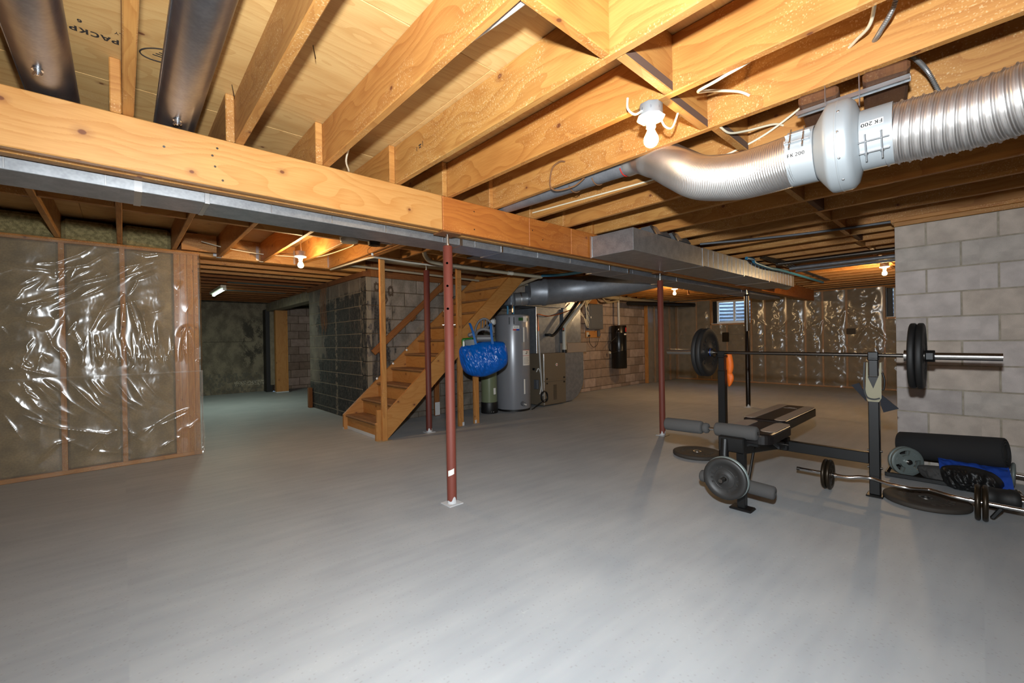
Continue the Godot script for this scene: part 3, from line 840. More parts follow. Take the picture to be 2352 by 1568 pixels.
# ------------------------------------------------------------------ plastic film walls
# a sheet pinned to studs: gentle billows, long folds and crinkles; s along u, t along v, pushed out along its normal
func film_sheet(org: Vector3, u: Vector3, v: Vector3, w: float, h: float, step: float, folds: Array, pins: Array, sd: int, billow := 0.012, crinkle := 0.0022, s0 := 0.0, t0 := 0.0) -> ArrayMesh:
	var nx := int(w / step)
	var ny := int(h / step)
	var nrm := u.cross(v)
	var big := noise(sd, 1.6, 2)
	var mid := noise(sd + 1, 5.0, 2)
	var fine := noise(sd + 2, 1.0, 2)
	var hs := PackedFloat32Array()
	hs.resize((nx + 1) * (ny + 1))
	for j in ny + 1:
		for i in nx + 1:
			var s := s0 + w * i / nx
			var t := t0 + h * j / ny
			var z := 0.006 + billow * (0.5 + 0.5 * big.get_noise_2d(s, t)) + crinkle * 2.2 * mid.get_noise_2d(s * 1.0, t)
			z += crinkle * 0.8 * absf(fine.get_noise_2d(s * 26.0, t * 7.0))
			for p in pins:
				var d := absf(s - p)
				if d < 0.16: z = lerpf(0.002, z, smoothstep(0.012, 0.16, d))
			hs[j * (nx + 1) + i] = z
	for f in folds:
		var pts: Array = f[0]
		var wd: float = f[1]
		var ht: float = f[2]
		var lens := [0.0]
		var lo := pts[0] as Vector2
		var hi := pts[0] as Vector2
		for k in pts.size() - 1: lens.append(lens[-1] + pts[k].distance_to(pts[k + 1]))
		for q in pts:
			lo = lo.min(q); hi = hi.max(q)
		var total: float = lens[-1]
		var pad := wd * 3.9
		var i0 := clampi(int((lo.x - pad - s0) / w * nx), 0, nx)
		var i1 := clampi(int((hi.x + pad - s0) / w * nx) + 1, 0, nx)
		var j0 := clampi(int((lo.y - pad - t0) / h * ny), 0, ny)
		var j1 := clampi(int((hi.y + pad - t0) / h * ny) + 1, 0, ny)
		if hi.x + pad < s0 or lo.x - pad > s0 + w or hi.y + pad < t0 or lo.y - pad > t0 + h: continue
		for j in range(j0, j1 + 1):
			for i in range(i0, i1 + 1):
				var p := Vector2(s0 + w * i / nx, t0 + h * j / ny)
				var best := 1e9
				var along := 0.0
				var side := 1.0
				for k in pts.size() - 1:
					var a: Vector2 = pts[k]
					var e: Vector2 = pts[k + 1] - a
					var q := clampf((p - a).dot(e) / e.length_squared(), 0.0, 1.0)
					var dd := p.distance_to(a + e * q)
					if dd < best:
						best = dd
						along = (lens[k] + q * e.length()) / total
						side = signf(e.cross(p - a))
				var fade := sin(PI * along)
				if fade < 0.02: continue
				# a crease: steep on one side, easy on the other
				var d := best / (wd * (0.4 + 0.6 * fade) * (1.5 if side > 0.0 else 0.75))
				if d > 2.6: continue
				hs[j * (nx + 1) + i] += ht * 0.55 * pow(fade, 0.8) * exp(-1.35 * d) * smoothstep(2.6, 1.4, d)
	var b := MB.new()
	var P := func(i: int, j: int) -> Vector3: return org + u * (s0 + w * i / nx) + v * (t0 + h * j / ny) + nrm * hs[j * (nx + 1) + i]
	var N := func(i: int, j: int) -> Vector3:
		var i0 := maxi(i - 1, 0); var i1 := mini(i + 1, nx); var j0 := maxi(j - 1, 0); var j1 := mini(j + 1, ny)
		var du: float = (hs[j * (nx + 1) + i1] - hs[j * (nx + 1) + i0]) / ((i1 - i0) * w / nx)
		var dv: float = (hs[j1 * (nx + 1) + i] - hs[j0 * (nx + 1) + i]) / ((j1 - j0) * h / ny)
		return (nrm - u * du - v * dv).normalized()
	var ps := []
	var ns := []
	for j in ny + 1:
		for i in nx + 1:
			ps.append(P.call(i, j)); ns.append(N.call(i, j))
	for j in ny:
		for i in nx:
			var a := j * (nx + 1) + i
			var c := a + nx + 1
			b.quad(ps[a], ps[a + 1], ps[c + 1], ps[c], ns[a], ns[a + 1], ns[c + 1], ns[c])
	return b.mesh()

func build_left_wall() -> void:
	var t := thing("stud_wall", "timber stud partition with insulation behind shiny plastic film at left", "wall", Vector3(-0.9, 0, -5.64))
	board(t, "bottom_plate", Vector3(-2.39, 0, -5.69), Vector3(0.61, 0.038, -5.60), M.stud[0])
	board(t, "top_plate", Vector3(-2.39, 2.108, -5.69), Vector3(0.61, 2.146, -5.60), M.stud[1])
	for x in [-2.05, -1.64, -1.23, -0.82, -0.403, 0.005, 0.415, 0.470, 0.525, 0.580]:
		board(t, "stud", Vector3(x - 0.019, 0.038, -5.69), Vector3(x + 0.019, 2.108, -5.60), any("stud"))
	board(t, "cap_stud", Vector3(0.433, 0.038, -5.688), Vector3(0.562, 2.108, -5.606), M.stud[0])
	var e := [-2.39, -2.069, -2.031, -1.659, -1.621, -1.249, -1.211, -0.839, -0.801, -0.422, -0.384, -0.014, 0.024, 0.396]
	for i in range(0, e.size(), 2):
		var b := MB.new()
		box_into(b, Vector3((e[i] + e[i + 1]) * 0.5, 1.073, -5.655), Vector3(e[i + 1] - e[i] - 0.003, 2.064, 0.075), 0.015)
		add(t, "insulation_batt", b.mesh(), M.batt)
	var raw := [[Vector2(-0.573, 1.895), Vector2(-0.429, 1.922), Vector2(-0.290, 2.006), Vector2(-0.168, 2.114)], [Vector2(-0.758, 1.893), Vector2(-0.661, 1.859), Vector2(-0.457, 1.849), Vector2(-0.235, 1.923), Vector2(-0.086, 2.059), Vector2(0.006, 2.080)], [Vector2(-0.512, 1.670), Vector2(-0.336, 1.734), Vector2(-0.089, 1.835), Vector2(0.035, 1.927), Vector2(0.385, 2.066)], [Vector2(-0.488, 1.479), Vector2(-0.338, 1.583), Vector2(-0.166, 1.673), Vector2(0.034, 1.834), Vector2(0.298, 1.989)], [Vector2(0.065, 1.794), Vector2(0.263, 1.911)], [Vector2(-0.229, 1.285), Vector2(-0.107, 1.594), Vector2(0.016, 1.676)], [Vector2(0.016, 1.664), Vector2(-0.022, 1.222)], [Vector2(0.031, 1.644), Vector2(0.121, 1.263)], [Vector2(0.063, 1.645), Vector2(0.140, 1.478), Vector2(0.201, 1.132)], [Vector2(0.158, 1.564), Vector2(0.172, 1.392)], [Vector2(0.255, 1.415), Vector2(0.268, 1.130)], [Vector2(-0.156, 1.305), Vector2(-0.064, 1.472)], [Vector2(-0.530, 1.304), Vector2(-0.462, 1.421)], [Vector2(-0.384, 1.265), Vector2(-0.313, 1.405)], [Vector2(-0.449, 1.414), Vector2(-0.402, 1.493)], [Vector2(0.500, 1.375), Vector2(0.408, 1.252)], [Vector2(0.500, 1.375), Vector2(0.429, 0.991)], [Vector2(0.500, 1.375), Vector2(0.486, 0.966)], [Vector2(0.500, 1.375), Vector2(0.569, 1.123)], [Vector2(0.500, 1.375), Vector2(0.587, 1.283)], [Vector2(0.069, 2.092), Vector2(0.182, 2.063), Vector2(0.386, 2.119)], [Vector2(-0.612, 0.895), Vector2(-0.537, 0.786), Vector2(-0.420, 0.638)], [Vector2(-0.389, 0.871), Vector2(-0.210, 0.614), Vector2(-0.018, 0.382)], [Vector2(-0.666, 0.592), Vector2(-0.528, 0.478), Vector2(-0.423, 0.423), Vector2(-0.126, 0.332), Vector2(-0.025, 0.362)], [Vector2(-0.289, 0.122), Vector2(-0.126, 0.316), Vector2(-0.025, 0.362)], [Vector2(-0.052, 0.158), Vector2(0.223, 0.368)], [Vector2(0.523, 0.507), Vector2(0.361, 0.437), Vector2(0.206, 0.349)], [Vector2(0.511, 0.463), Vector2(0.395, 0.410), Vector2(0.273, 0.361), Vector2(0.172, 0.268)], [Vector2(0.236, 0.104), Vector2(0.339, 0.174), Vector2(0.446, 0.223)], [Vector2(-0.775, 0.624), Vector2(-0.644, 0.344)], [Vector2(-0.235, 0.860), Vector2(-0.150, 0.710), Vector2(-0.015, 0.592)], [Vector2(-0.522, 0.881), Vector2(-0.418, 0.756)], [Vector2(-0.584, 0.124), Vector2(-0.451, 0.291), Vector2(-0.328, 0.309)], [Vector2(-0.370, 0.257), Vector2(-0.172, 0.168), Vector2(0.072, 0.105)], [Vector2(0.411, 0.273), Vector2(0.520, 0.302), Vector2(0.595, 0.383)], [Vector2(-0.762, 1.562), Vector2(-0.616, 1.531), Vector2(-0.407, 1.579)], [Vector2(-0.765, 1.341), Vector2(-0.643, 1.398), Vector2(-0.490, 1.343)], [Vector2(-0.768, 1.083), Vector2(-0.624, 0.964), Vector2(-0.443, 0.895)]]
	var up := []
	var low := []
	for i in raw.size():
		var pts := []
		for p in raw[i]: pts.append(p)
		(low if pts[0].y < 0.9 else up).append([pts, 0.018 if i % 3 else 0.026, 0.020 if i % 2 else 0.026])
	for i in 26:   # upright crinkles where the sheet hangs loose over the seam
		var x := -0.22 + 0.024 * i
		up.append([[Vector2(x, 1.30 - 0.12 * (i % 3)), Vector2(x + 0.01, 0.97 + 0.05 * (i % 2))], 0.007, 0.012 + 0.004 * (i % 3)])
	for i in 14:
		up.append([[Vector2(-0.75 + 0.11 * i, 1.0 + 0.05 * (i % 4)), Vector2(-0.70 + 0.11 * i, 0.96 + 0.03 * (i % 3))], 0.014, 0.016])
	for i in 10:   # swags falling from the seam
		low.append([[Vector2(-0.78 + 0.10 * i, 0.86), Vector2(-0.66 + 0.10 * i, 0.66 - 0.02 * (i % 3)), Vector2(-0.50 + 0.10 * i, 0.50)], 0.03, 0.014])
	var r3 := RandomNumberGenerator.new()
	r3.seed = 91
	for i in 100:   # faint creases all over
		var o := Vector2(r3.randf_range(-1.35, 0.58), r3.randf_range(0.05, 2.05))
		var an := r3.randf_range(0.2, 1.2) if o.y > 1.45 else (r3.randf_range(1.1, 2.1) if o.y > 0.9 else r3.randf_range(-1.1, -0.4))
		var L := r3.randf_range(0.08, 0.34)
		var dv := Vector2(cos(an), sin(an)) * L
		var bend := Vector2(-dv.y, dv.x) * r3.randf_range(-0.18, 0.18)
		(up if o.y > 0.9 else low).append([[o - dv * 0.5, o + bend, o + dv * 0.5], r3.randf_range(0.010, 0.022), r3.randf_range(0.006, 0.014)])
	var pins := [-2.05, -1.64, -1.23, -0.82, -0.403, 0.005, 0.415, 0.580]
	add(t, "plastic_film", film_sheet(Vector3(0, 0, -5.598), Vector3.RIGHT, Vector3.UP, 2.00, 1.25, 0.0075, up, pins, 201, 0.014, 0.0013, -1.39, 0.875), M.film)
	add(t, "plastic_film", film_sheet(Vector3(0, 0, -5.592), Vector3.RIGHT, Vector3.UP, 2.015, 0.885, 0.0075, low, pins, 207, 0.018, 0.0013, -1.39, 0.006), M.film)
	add(t, "plastic_film", film_sheet(Vector3(-1.39, 0, -5.597), Vector3.RIGHT, Vector3.UP, 1.0, 2.12, 0.03, [], [-0.66, -0.25], 209, 0.014, 0.003, -1.0, 0.006), M.film)
	# wrapped round the end, with a loose tail at the foot
	add(t, "film_return", film_sheet(Vector3(0.612, 0, -5.59), Vector3.FORWARD, Vector3.UP, 0.10, 2.10, 0.02, [], [], 211, 0.006, 0.002, 0.0, 0.03), M.film)
	add(t, "film_tail", film_sheet(Vector3(0.545, 0, -5.585), Vector3(0.94, 0, 0.34), Vector3.UP, 0.095, 0.34, 0.008, [[[Vector2(0.06, 0.02), Vector2(0.09, 0.34)], 0.007, 0.02], [[Vector2(0.0, 0.10), Vector2(0.08, 0.2)], 0.01, 0.02], [[Vector2(0.02, 0.22), Vector2(0.09, 0.18)], 0.01, 0.02], [[Vector2(0.0, 0.05), Vector2(0.09, 0.06)], 0.01, 0.025]], [], 213, 0.02, 0.006, 0.0, 0.008), M.film)
	for x in [-0.82, -0.403, 0.005, 0.415, 0.58]:
		for y in [2.05, 1.93, 1.81, 1.68, 1.56, 1.40, 1.12, 0.8, 0.45, 0.2]:
			add(t, "staple", boxm(Vector3(0.012, 0.0018, 0.0018), 0.0), M.steel, at(x + 0.004, y, -5.5965))

func build_right_film() -> void:
	# the far end wall and the corner beyond the block wall: studs, batts and film
	var t := thing("insulated_wall", "far end wall of studs and insulation under wrinkled plastic film", "wall", Vector3(11.5, 0, -2.0))
	var zz := [-5.72, -5.187, -4.80, -4.397, -3.82, -3.519, -3.069, -2.689, -2.361, -1.937, -1.32, -0.33, 0.08, 0.5, 0.9, 1.3, 1.7]
	for z in zz:
		if z == -4.397:
			board(t, "stud", Vector3(11.50, 0.038, z - 0.019), Vector3(11.59, 1.49, z + 0.019), any("stud")); continue
		board(t, "stud", Vector3(11.50, 0.038, z - 0.019), Vector3(11.59, 2.11, z + 0.019), any("stud"))
	board(t, "bottom_plate", Vector3(11.50, 0, -5.78), Vector3(11.59, 0.038, 1.99), M.stud[0])
	board(t, "top_plate", Vector3(11.50, 2.11, -5.78), Vector3(11.59, 2.148, 1.99), M.stud[1])
	for w in [[-4.82, -3.80], [-1.30, -0.35]]:
		board(t, "sill", Vector3(11.50, 1.452, w[0]), Vector3(11.59, 1.49, w[1]), M.stud[0])
	for i in zz.size() - 1:
		for r in [[0.042, 1.20], [1.205, 2.105]]:
			var top: float = r[1]
			var under: bool = (zz[i] >= -4.81 and zz[i] < -3.85) or (zz[i] >= -1.33 and zz[i] < -0.36)
			if under and r[0] > 1.0: top = 1.45
			add(t, "insulation_batt", boxm(Vector3(0.07, top - r[0], zz[i + 1] - zz[i] - 0.041), 0.006), M.batt_dark, at(11.545, (top + r[0]) * 0.5, (zz[i] + zz[i + 1]) * 0.5))
	var folds := []
	var r2 := RandomNumberGenerator.new()
	r2.seed = 77
	for k in 15:   # creases fanning from where the sheet is tacked
		var o := Vector2(-5.5 + 0.44 * k + r2.randf_range(-0.1, 0.1), r2.randf_range(1.25, 2.05))
		for j in 5:
			var a := r2.randf_range(-2.6, -0.5)
			var L := r2.randf_range(0.2, 0.65)
			var m := o + Vector2(cos(a), sin(a)) * L * 0.5 + Vector2(r2.randf_range(-0.03, 0.03), 0)
			folds.append([[o, m, o + Vector2(cos(a), sin(a)) * L + Vector2(0, -0.05)], r2.randf_range(0.014, 0.03), r2.randf_range(0.02, 0.045)])
	for k in 40:
		var o := Vector2(r2.randf_range(-2.9, -1.3), r2.randf_range(0.8, 1.7))
		folds.append([[o, o + Vector2(r2.randf_range(-0.03, 0.03), -r2.randf_range(0.12, 0.35))], 0.016, r2.randf_range(0.02, 0.04)])
	for k in 30:
		var o := Vector2(r2.randf_range(-5.6, -1.3), r2.randf_range(0.1, 1.3))
		folds.append([[o, o + Vector2(r2.randf_range(-0.3, 0.3), -r2.randf_range(0.05, 0.3))], 0.02, r2.randf_range(0.015, 0.035)])
	var o3 := Vector3(11.495, 0, 0)
	# u runs towards +z seen from the room
	for r in [[-5.76, -4.82, 0.01, 2.12], [-4.82, -3.80, 0.01, 1.47], [-3.80, -1.30, 0.01, 2.12], [-1.30, -0.35, 0.01, 1.47]]:
		add(t, "plastic_film", film_sheet(o3, Vector3.BACK, Vector3.UP, r[1] - r[0], r[3] - r[2], 0.024, folds, zz, 301, 0.03, 0.006, r[0], r[2]), M.film_hazy)
	add(t, "plastic_film", film_sheet(o3, Vector3.BACK, Vector3.UP, 2.34, 2.11, 0.06, [], zz, 305, 0.03, 0.006, -0.35, 0.01), M.film_hazy)
	# short return on the back wall
	for x in [9.88, 10.24, 10.65, 11.05, 11.42]:
		board(t, "stud", Vector3(x - 0.019, 0.0, -5.79), Vector3(x + 0.019, 2.10, -5.70), any("stud"))
	for x in [10.06, 10.445, 10.85, 11.235]:
		add(t, "insulation_batt", boxm(Vector3(0.32, 2.05, 0.06), 0.006), M.batt_dark, at(x, 1.03, -5.755))
	add(t, "plastic_film", film_sheet(Vector3(0, 0, -5.695), Vector3.RIGHT, Vector3.UP, 1.62, 2.09, 0.024, [[[Vector2(9.9, 1.9), Vector2(9.93, 0.2)], 0.02, 0.03], [[Vector2(10.6, 2.0), Vector2(10.66, 1.5), Vector2(10.5, 1.1)], 0.025, 0.05], [[Vector2(10.66, 1.6), Vector2(10.63, 1.2)], 0.02, 0.05]], [9.88, 10.24, 10.65, 11.05, 11.42], 311, 0.03, 0.005, 9.865, 0.01), M.film_hazy)
	add(t, "facing_strip", boxm(Vector3(0.02, 0.12, 0.15), 0.002), M.iron_bronze, at(11.47, 1.22, -1.86), "shiny brown scrap of facing on the film")

func build_windows() -> void:
	var n := 1
	for w in [[-4.80, -3.82], [-1.29, -0.36]]:
		var s := struct("window_%d" % n)
		n += 1
		var zc: float = (w[0] + w[1]) * 0.5
		var wd: float = w[1] - w[0]
		for r in [[1.50, 0.05], [2.045, 0.05]]:
			board(s, "frame_rail", Vector3(11.64, r[0], w[0] + 0.10), Vector3(11.70, r[0] + r[1], w[1] - 0.02), M.white, 0.004)
		for z in [w[0] + 0.10, zc + 0.02, w[1] - 0.07]:
			board(s, "frame_stile", Vector3(11.645, 1.55, z), Vector3(11.695, 2.045, z + 0.05), M.white, 0.004)
		board(s, "jamb_gap", Vector3(11.66, 1.50, w[0]), Vector3(11.70, 2.10, w[0] + 0.09), M.black)
		for z in [w[0] + 0.15, zc + 0.07]:
			board(s, "pane", Vector3(11.668, 1.552, z + 0.002), Vector3(11.672, 2.043, z + wd * 0.5 - 0.13), M.glass, 0.0)
		board(s, "sill_board", Vector3(11.50, 1.485, w[0]), Vector3(11.70, 1.50, w[1]), M.white)
		board(s, "side_lining", Vector3(11.50, 1.50, w[0] - 0.005), Vector3(11.64, 2.09, w[0] + 0.012), M.panel_grey)
		board(s, "head_board", Vector3(11.50, 2.088, w[0]), Vector3(11.64, 2.10, w[1]), M.stud[0])
		board(s, "side_lining", Vector3(11.50, 1.50, w[1] - 0.012), Vector3(11.64, 2.09, w[1] + 0.005), M.panel_grey)
		var well := thing("window_well", "corrugated steel well outside the %s basement window" % ("left" if n == 2 else "right"), "window well", Vector3(11.8, 1.2, zc))
		var b := MB.new()
		for j in 72:   # corrugations
			for i in 20:
				var q := []
				var qn := []
				for k in [[0, 0], [1, 0], [1, 1], [0, 1]]:
					var a: float = PI * (i + k[0]) / 20.0
					var y: float = 1.15 + 1.2 * (j + k[1]) / 72.0
					var r := 0.62 + 0.006 * sin(y * TAU / 0.095)
					q.append(Vector3(11.80 + r * sin(a), y, zc + r * cos(a)))
					qn.append(Vector3(-sin(a), 0.006 * TAU / 0.095 * cos(y * TAU / 0.095), -cos(a)).normalized())
				b.quad(q[0], q[1], q[2], q[3], qn[0], qn[1], qn[2], qn[3])
		add(well, "corrugated_sheet", b.mesh(), M.galv_dull)
		add(well, "gravel", boxm(Vector3(0.70, 0.06, 1.3), 0.0), M.plain_concrete, at(12.15, 1.15, zc))

# ------------------------------------------------------------------ stairs
func build_stairs() -> void:
	var t := thing("staircase", "open-sided wooden basement staircase with dusty treads", "staircase", Vector3(3.2, 0, -5.25))
	var rise := 0.197
	var run := 0.2205
	var X0 := 2.215      # nosing of the first tread
	# stringers: housed boards standing on the floor
	for z in [[-4.785, M.stair[0]], [-5.775, M.stair[1]]]:
		var sl := rise / run
		var f := func(x: float, off: float) -> float: return 0.197 + (x - X0) * sl + off
		var poly := PackedVector2Array([Vector2(2.165, 0.0), Vector2(2.30, 0.0), Vector2(4.66, f.call(4.66, -0.238)), Vector2(4.66, 2.36), Vector2(4.58, 2.36), Vector2(2.165, f.call(2.165, 0.045))])
		add(t, "stringer", prism(poly, Vector3.RIGHT, Vector3.UP, Vector3(0, 0, z[0]), 0.038), z[1])
	for i in 11:
		var y := rise * (i + 1)
		var x := X0 + run * i
		board(t, "tread", Vector3(x - 0.028, y - 0.030, -5.737), Vector3(x + run + 0.005, y, -4.785), M.tread, 0.009)
		board(t, "riser", Vector3(x, y - rise + 0.001, -5.737), Vector3(x + 0.018, y - 0.030, -4.785), M.stair[i % 2], 0.001)
	board(t, "paint_edge", Vector3(X0 - 0.0012, 0.002, -5.735), Vector3(X0, 0.045, -4.79), M.floor_paint, 0.0)
	board(t, "paint_edge", Vector3(2.1638, 0.002, -5.775), Vector3(2.165, 0.030, -5.737), M.floor_paint, 0.0)
	for p in [[2.62, 0.60], [2.87, 0.80], [3.09, 0.99], [3.76, 1.59]]:
		add(t, "plaster_dab", lathe([[0.0, 0.004], [0.013, 0.003], [0.017, 0.0]], 7, Vector3.BACK, Vector3(p[0] + 0.02, p[1] + 0.045, -5.736)), M.white)
	var hr := thing("handrail", "sloping wooden handrail fixed to the block wall beside the stairs", "handrail", Vector3(2.6, 0.9, -5.72))
	var d := Vector3(0.75, 0.662, 0).normalized()
	add(hr, "rail", boxm(Vector3(1.75, 0.085, 0.038), 0.004), M.old[0], Transform3D(Basis(d, Vector3(-d.y, d.x, 0), Vector3.BACK), Vector3(2.59, 1.01, -5.725) + d * 0.87))
	for k in 3: add(hr, "spacer", boxm(Vector3(0.09, 0.06, 0.06), 0.003), M.old[0], Transform3D(Basis(d, Vector3(-d.y, d.x, 0), Vector3.BACK), Vector3(2.62, 0.97, -5.77) + d * (0.12 + 0.7 * k)))
	# uprights beside the stairs
	var np := thing("newel_stud", "tall wooden stud at the foot of the stairs up to the joists", "stud", Vector3(2.25, 0, -4.74))
	add(np, "stud", boxm(Vector3(0.062, 2.145, 0.042), 0.004), M.stud[0], at(2.255, 1.0725, -4.722))
	add(np, "foot_block", boxm(Vector3(0.085, 0.36, 0.039), 0.004), M.stair[0], at(2.222, 0.18, -4.765))
	add(np, "tape", boxm(Vector3(0.16, 0.003, 0.13), 0.001), M.pvc_old, at(2.24, 0.0018, -4.72), "brown paper under the stud")
	var s1 := thing("stair_stud", "wooden stud behind the nearest red post, reaching the joists", "stud", Vector3(3.37, 0, -4.79))
	add(s1, "stud", boxm(Vector3(0.075, 2.145, 0.042), 0.004), M.stud[1], at(3.372, 1.0725, -4.760))
	add(s1, "paint_daub", boxm(Vector3(0.03, 0.05, 0.002), 0.0), M.floor_paint, at(3.40, 0.03, -4.738))
	var s2 := thing("prop_stud", "short wooden prop under the stair stringer behind the blue bag", "stud", Vector3(3.64, 0, -4.79))
	add(s2, "stud", boxm(Vector3(0.082, 1.16, 0.040), 0.004), M.stud[0], at(3.64, 0.58, -4.763))
	add(s2, "paint_daub", boxm(Vector3(0.03, 0.045, 0.002), 0.0), M.floor_paint, at(3.615, 0.03, -4.742))
	var s3 := thing("wall_stud", "wooden stud against the block wall in the shade under the stairs", "stud", Vector3(3.62, 0, -5.72))
	add(s3, "stud", boxm(Vector3(0.085, 1.10, 0.038), 0.004), M.old[0], at(3.60, 0.55, -5.715))
	add(s3, "paint_daub", boxm(Vector3(0.085, 0.20, 0.002), 0.0), M.floor_paint, at(3.60, 0.11, -5.695))

# ------------------------------------------------------------------ sheet-metal ducts
func wing_handle(parent: Node3D, p: Vector3) -> void:
	add(parent, "damper_stem", lathe([[0.0, 0.0], [0.016, 0.0], [0.016, 0.004], [0.004, 0.005], [0.004, 0.022], [0.0, 0.022]], 12, Vector3.DOWN, p), M.galv_edge)
	for s in [-1.0, 1.0]:
		add(parent, "damper_wing", prism(PackedVector2Array([Vector2(0, 0), Vector2(0.010, 0.0), Vector2(0.019, 0.016), Vector2(0.012, 0.020), Vector2(0.0, 0.008)]), Vector3(s * 0.8, 0, 0.6 * s), Vector3.DOWN, p + Vector3(0, -0.004, 0), 0.002), M.galv_edge)

func cleat(parent: Node3D, x: float, y0: float, y1: float, z0: float, z1: float, w := 0.022, side := 1.0) -> void:
	# drive cleat round the seen sides of a duct joint
	board(parent, "cleat", Vector3(x, y0 - 0.004, z0), Vector3(x + w, y0 + 0.001, z1), M.galv_edge, 0.001)
	board(parent, "cleat", Vector3(x, y0, z1 - 0.001), Vector3(x + w, y1, z1 + 0.004), M.galv_edge, 0.001)

func build_trunks() -> void:
	var t := thing("trunk_duct", "long flat galvanised trunk duct hanging behind the timber beam", "duct", Vector3(3.0, 1.88, -2.79))
	var secs := [[-2.3, 0.33], [0.33, 2.33], [2.33, 3.86], [3.86, 5.35], [5.35, 7.6], [7.6, 9.6]]
	for i in secs.size():
		var a: float = secs[i][0]
		var c: float = secs[i][1]
		var zb: float = [-2.92, -2.92, -2.94, -2.98, -3.03, -2.97][i]
		board(t, "section", Vector3(a + 0.001, 1.88, zb), Vector3(c - 0.001, 2.115, -2.66), M.galv if i < 2 else M.galv_dull, 0.002)
		if i > 0: cleat(t, a - 0.011, 1.88, 2.11, zb, -2.66)
	for x in [-0.9, -0.35, -0.05, 0.62, 0.95, 1.3, 1.75, 2.05, 2.75, 3.2, 4.3, 4.8]:
		board(t, "bead", Vector3(x, 1.885, -2.6595), Vector3(x + 0.006, 2.11, -2.657), M.galv_edge, 0.0005)
	for x in [0.05, 1.9, 4.2]:
		board(t, "hanger_strap", Vector3(x, 1.878, -2.93), Vector3(x + 0.028, 1.8795, -2.655), M.galv_edge, 0.0)
		board(t, "hanger_strap", Vector3(x, 1.878, -2.6575), Vector3(x + 0.028, 2.14, -2.6555), M.galv_edge, 0.0)
	var u := thing("return_duct", "square-ended galvanised duct under the joists right of the beam joint", "duct", Vector3(5.5, 1.91, -2.22))
	var sb := [[3.25, 4.62], [4.62, 5.80], [5.80, 6.75], [6.75, 7.95]]
	for i in sb.size():
		board(u, "section", Vector3(sb[i][0] + 0.001, 1.91 + 0.006 * i, -2.45), Vector3(sb[i][1] - 0.001, 2.105 + 0.006 * i, -2.0), M.galv, 0.002)
		if i > 0: cleat(u, sb[i][0] - 0.013, 1.91, 2.11, -2.45, -2.0, 0.026)
	board(u, "end_flange", Vector3(3.244, 1.905, -2.455), Vector3(3.25, 2.11, -2.435), M.galv_edge, 0.001)
	for i in 24:
		var x := 4.75 + 0.132 * i
		if x > 7.9: break
		board(u, "bead", Vector3(x, 1.915 + 0.004, -1.9995), Vector3(x + 0.007, 2.10, -1.9965), M.galv_edge, 0.0005)
	board(u, "hanger_clip", Vector3(7.96, 2.0, -2.3), Vector3(8.1, 2.06, -2.05), M.galv_edge)
	var e := thing("duct_elbow", "short round duct leaving the far end of the ceiling duct", "duct", Vector3(8.2, 1.95, -2.25))
	add(e, "pipe", tube([Vector3(7.95, 2.02, -2.25), Vector3(8.5, 2.02, -2.25)], 0.08, 18), M.galv_dull)
	for i in 2:   # angled boots up into the joist bays
		var x := 3.62 + 0.415 * i
		var b := thing("duct_boot", ["bright tin take-off collar nearest the square duct end", "bright tin take-off collar second from the square duct end"][i], "duct fitting", Vector3(x, 2.11, -2.05), "tin collars between the joists")
		add(b, "collar", prism(PackedVector2Array([Vector2(0, 0), Vector2(0.22, 0), Vector2(0.16, 0.09), Vector2(0.05, 0.09)]), Vector3(0, 0, 1), Vector3.UP, Vector3(x + 0.05, 2.112, -2.22), -0.26), M.galv)
		add(b, "lip", boxm(Vector3(0.03, 0.11, 0.012), 0.002), M.galv_edge, Transform3D(Basis(Vector3.RIGHT, -0.5), Vector3(x + 0.03, 2.15, -2.03)))
	# round branch ducts in the two bays over the camera
	for q in [[-0.205, "round dark metal branch duct in the leftmost joist bay"], [0.205, "round dark metal branch duct with a side seam, second from left"]]:
		var r := thing("branch_duct", q[1], "duct", Vector3(q[0], 2.17, -1.4), "round branch ducts between the joists")
		var b := MB.new()
		sweep_into(b, [Vector3(q[0], 2.245, 0.8), Vector3(q[0], 2.245, -1.2), Vector3(q[0], 2.245, -2.9)], [0.080, 0.080, 0.080], 40, true)
		add(r, "pipe", b.mesh(), M.galv_pipe)
		add(r, "seam", boxm(Vector3(0.004, 0.010, 3.5), 0.001), M.galv_pipe, at(q[0] - 0.078, 2.225, -1.0))
		wing_handle(r, Vector3(q[0] - 0.01, 2.165, -2.30 if q[0] < 0 else -2.42))
	# big round feeder from the furnace to the trunk
	var f := thing("feeder_duct", "large dark round duct slanting from the furnace to the trunk", "duct", Vector3(5.6, 1.7, -4.2))
	var fb := MB.new()
	var fp := [Vector3(4.75, 1.905, -4.82), Vector3(4.95, 1.91, -4.70), Vector3(4.96, 1.91, -4.695), Vector3(5.00, 1.91, -4.67), Vector3(5.01, 1.91, -4.665), Vector3(5.42, 1.955, -4.10), Vector3(5.56, 1.975, -3.5), Vector3(5.60, 1.985, -3.04)]
	sweep_into(fb, fp, [0.205, 0.205, 0.215, 0.215, 0.205, 0.190, 0.165, 0.12], 36)
	add(f, "pipe", fb.mesh(), M.galv_dull)
	add(f, "stub", tube([Vector3(4.62, 1.80, -5.0), Vector3(4.85, 1.82, -4.86)], 0.105, 26), M.galv)
	add(f, "stub_ring", tube([Vector3(4.70, 1.806, -4.95), Vector3(4.715, 1.807, -4.94)], 0.110, 26), M.galv_edge)

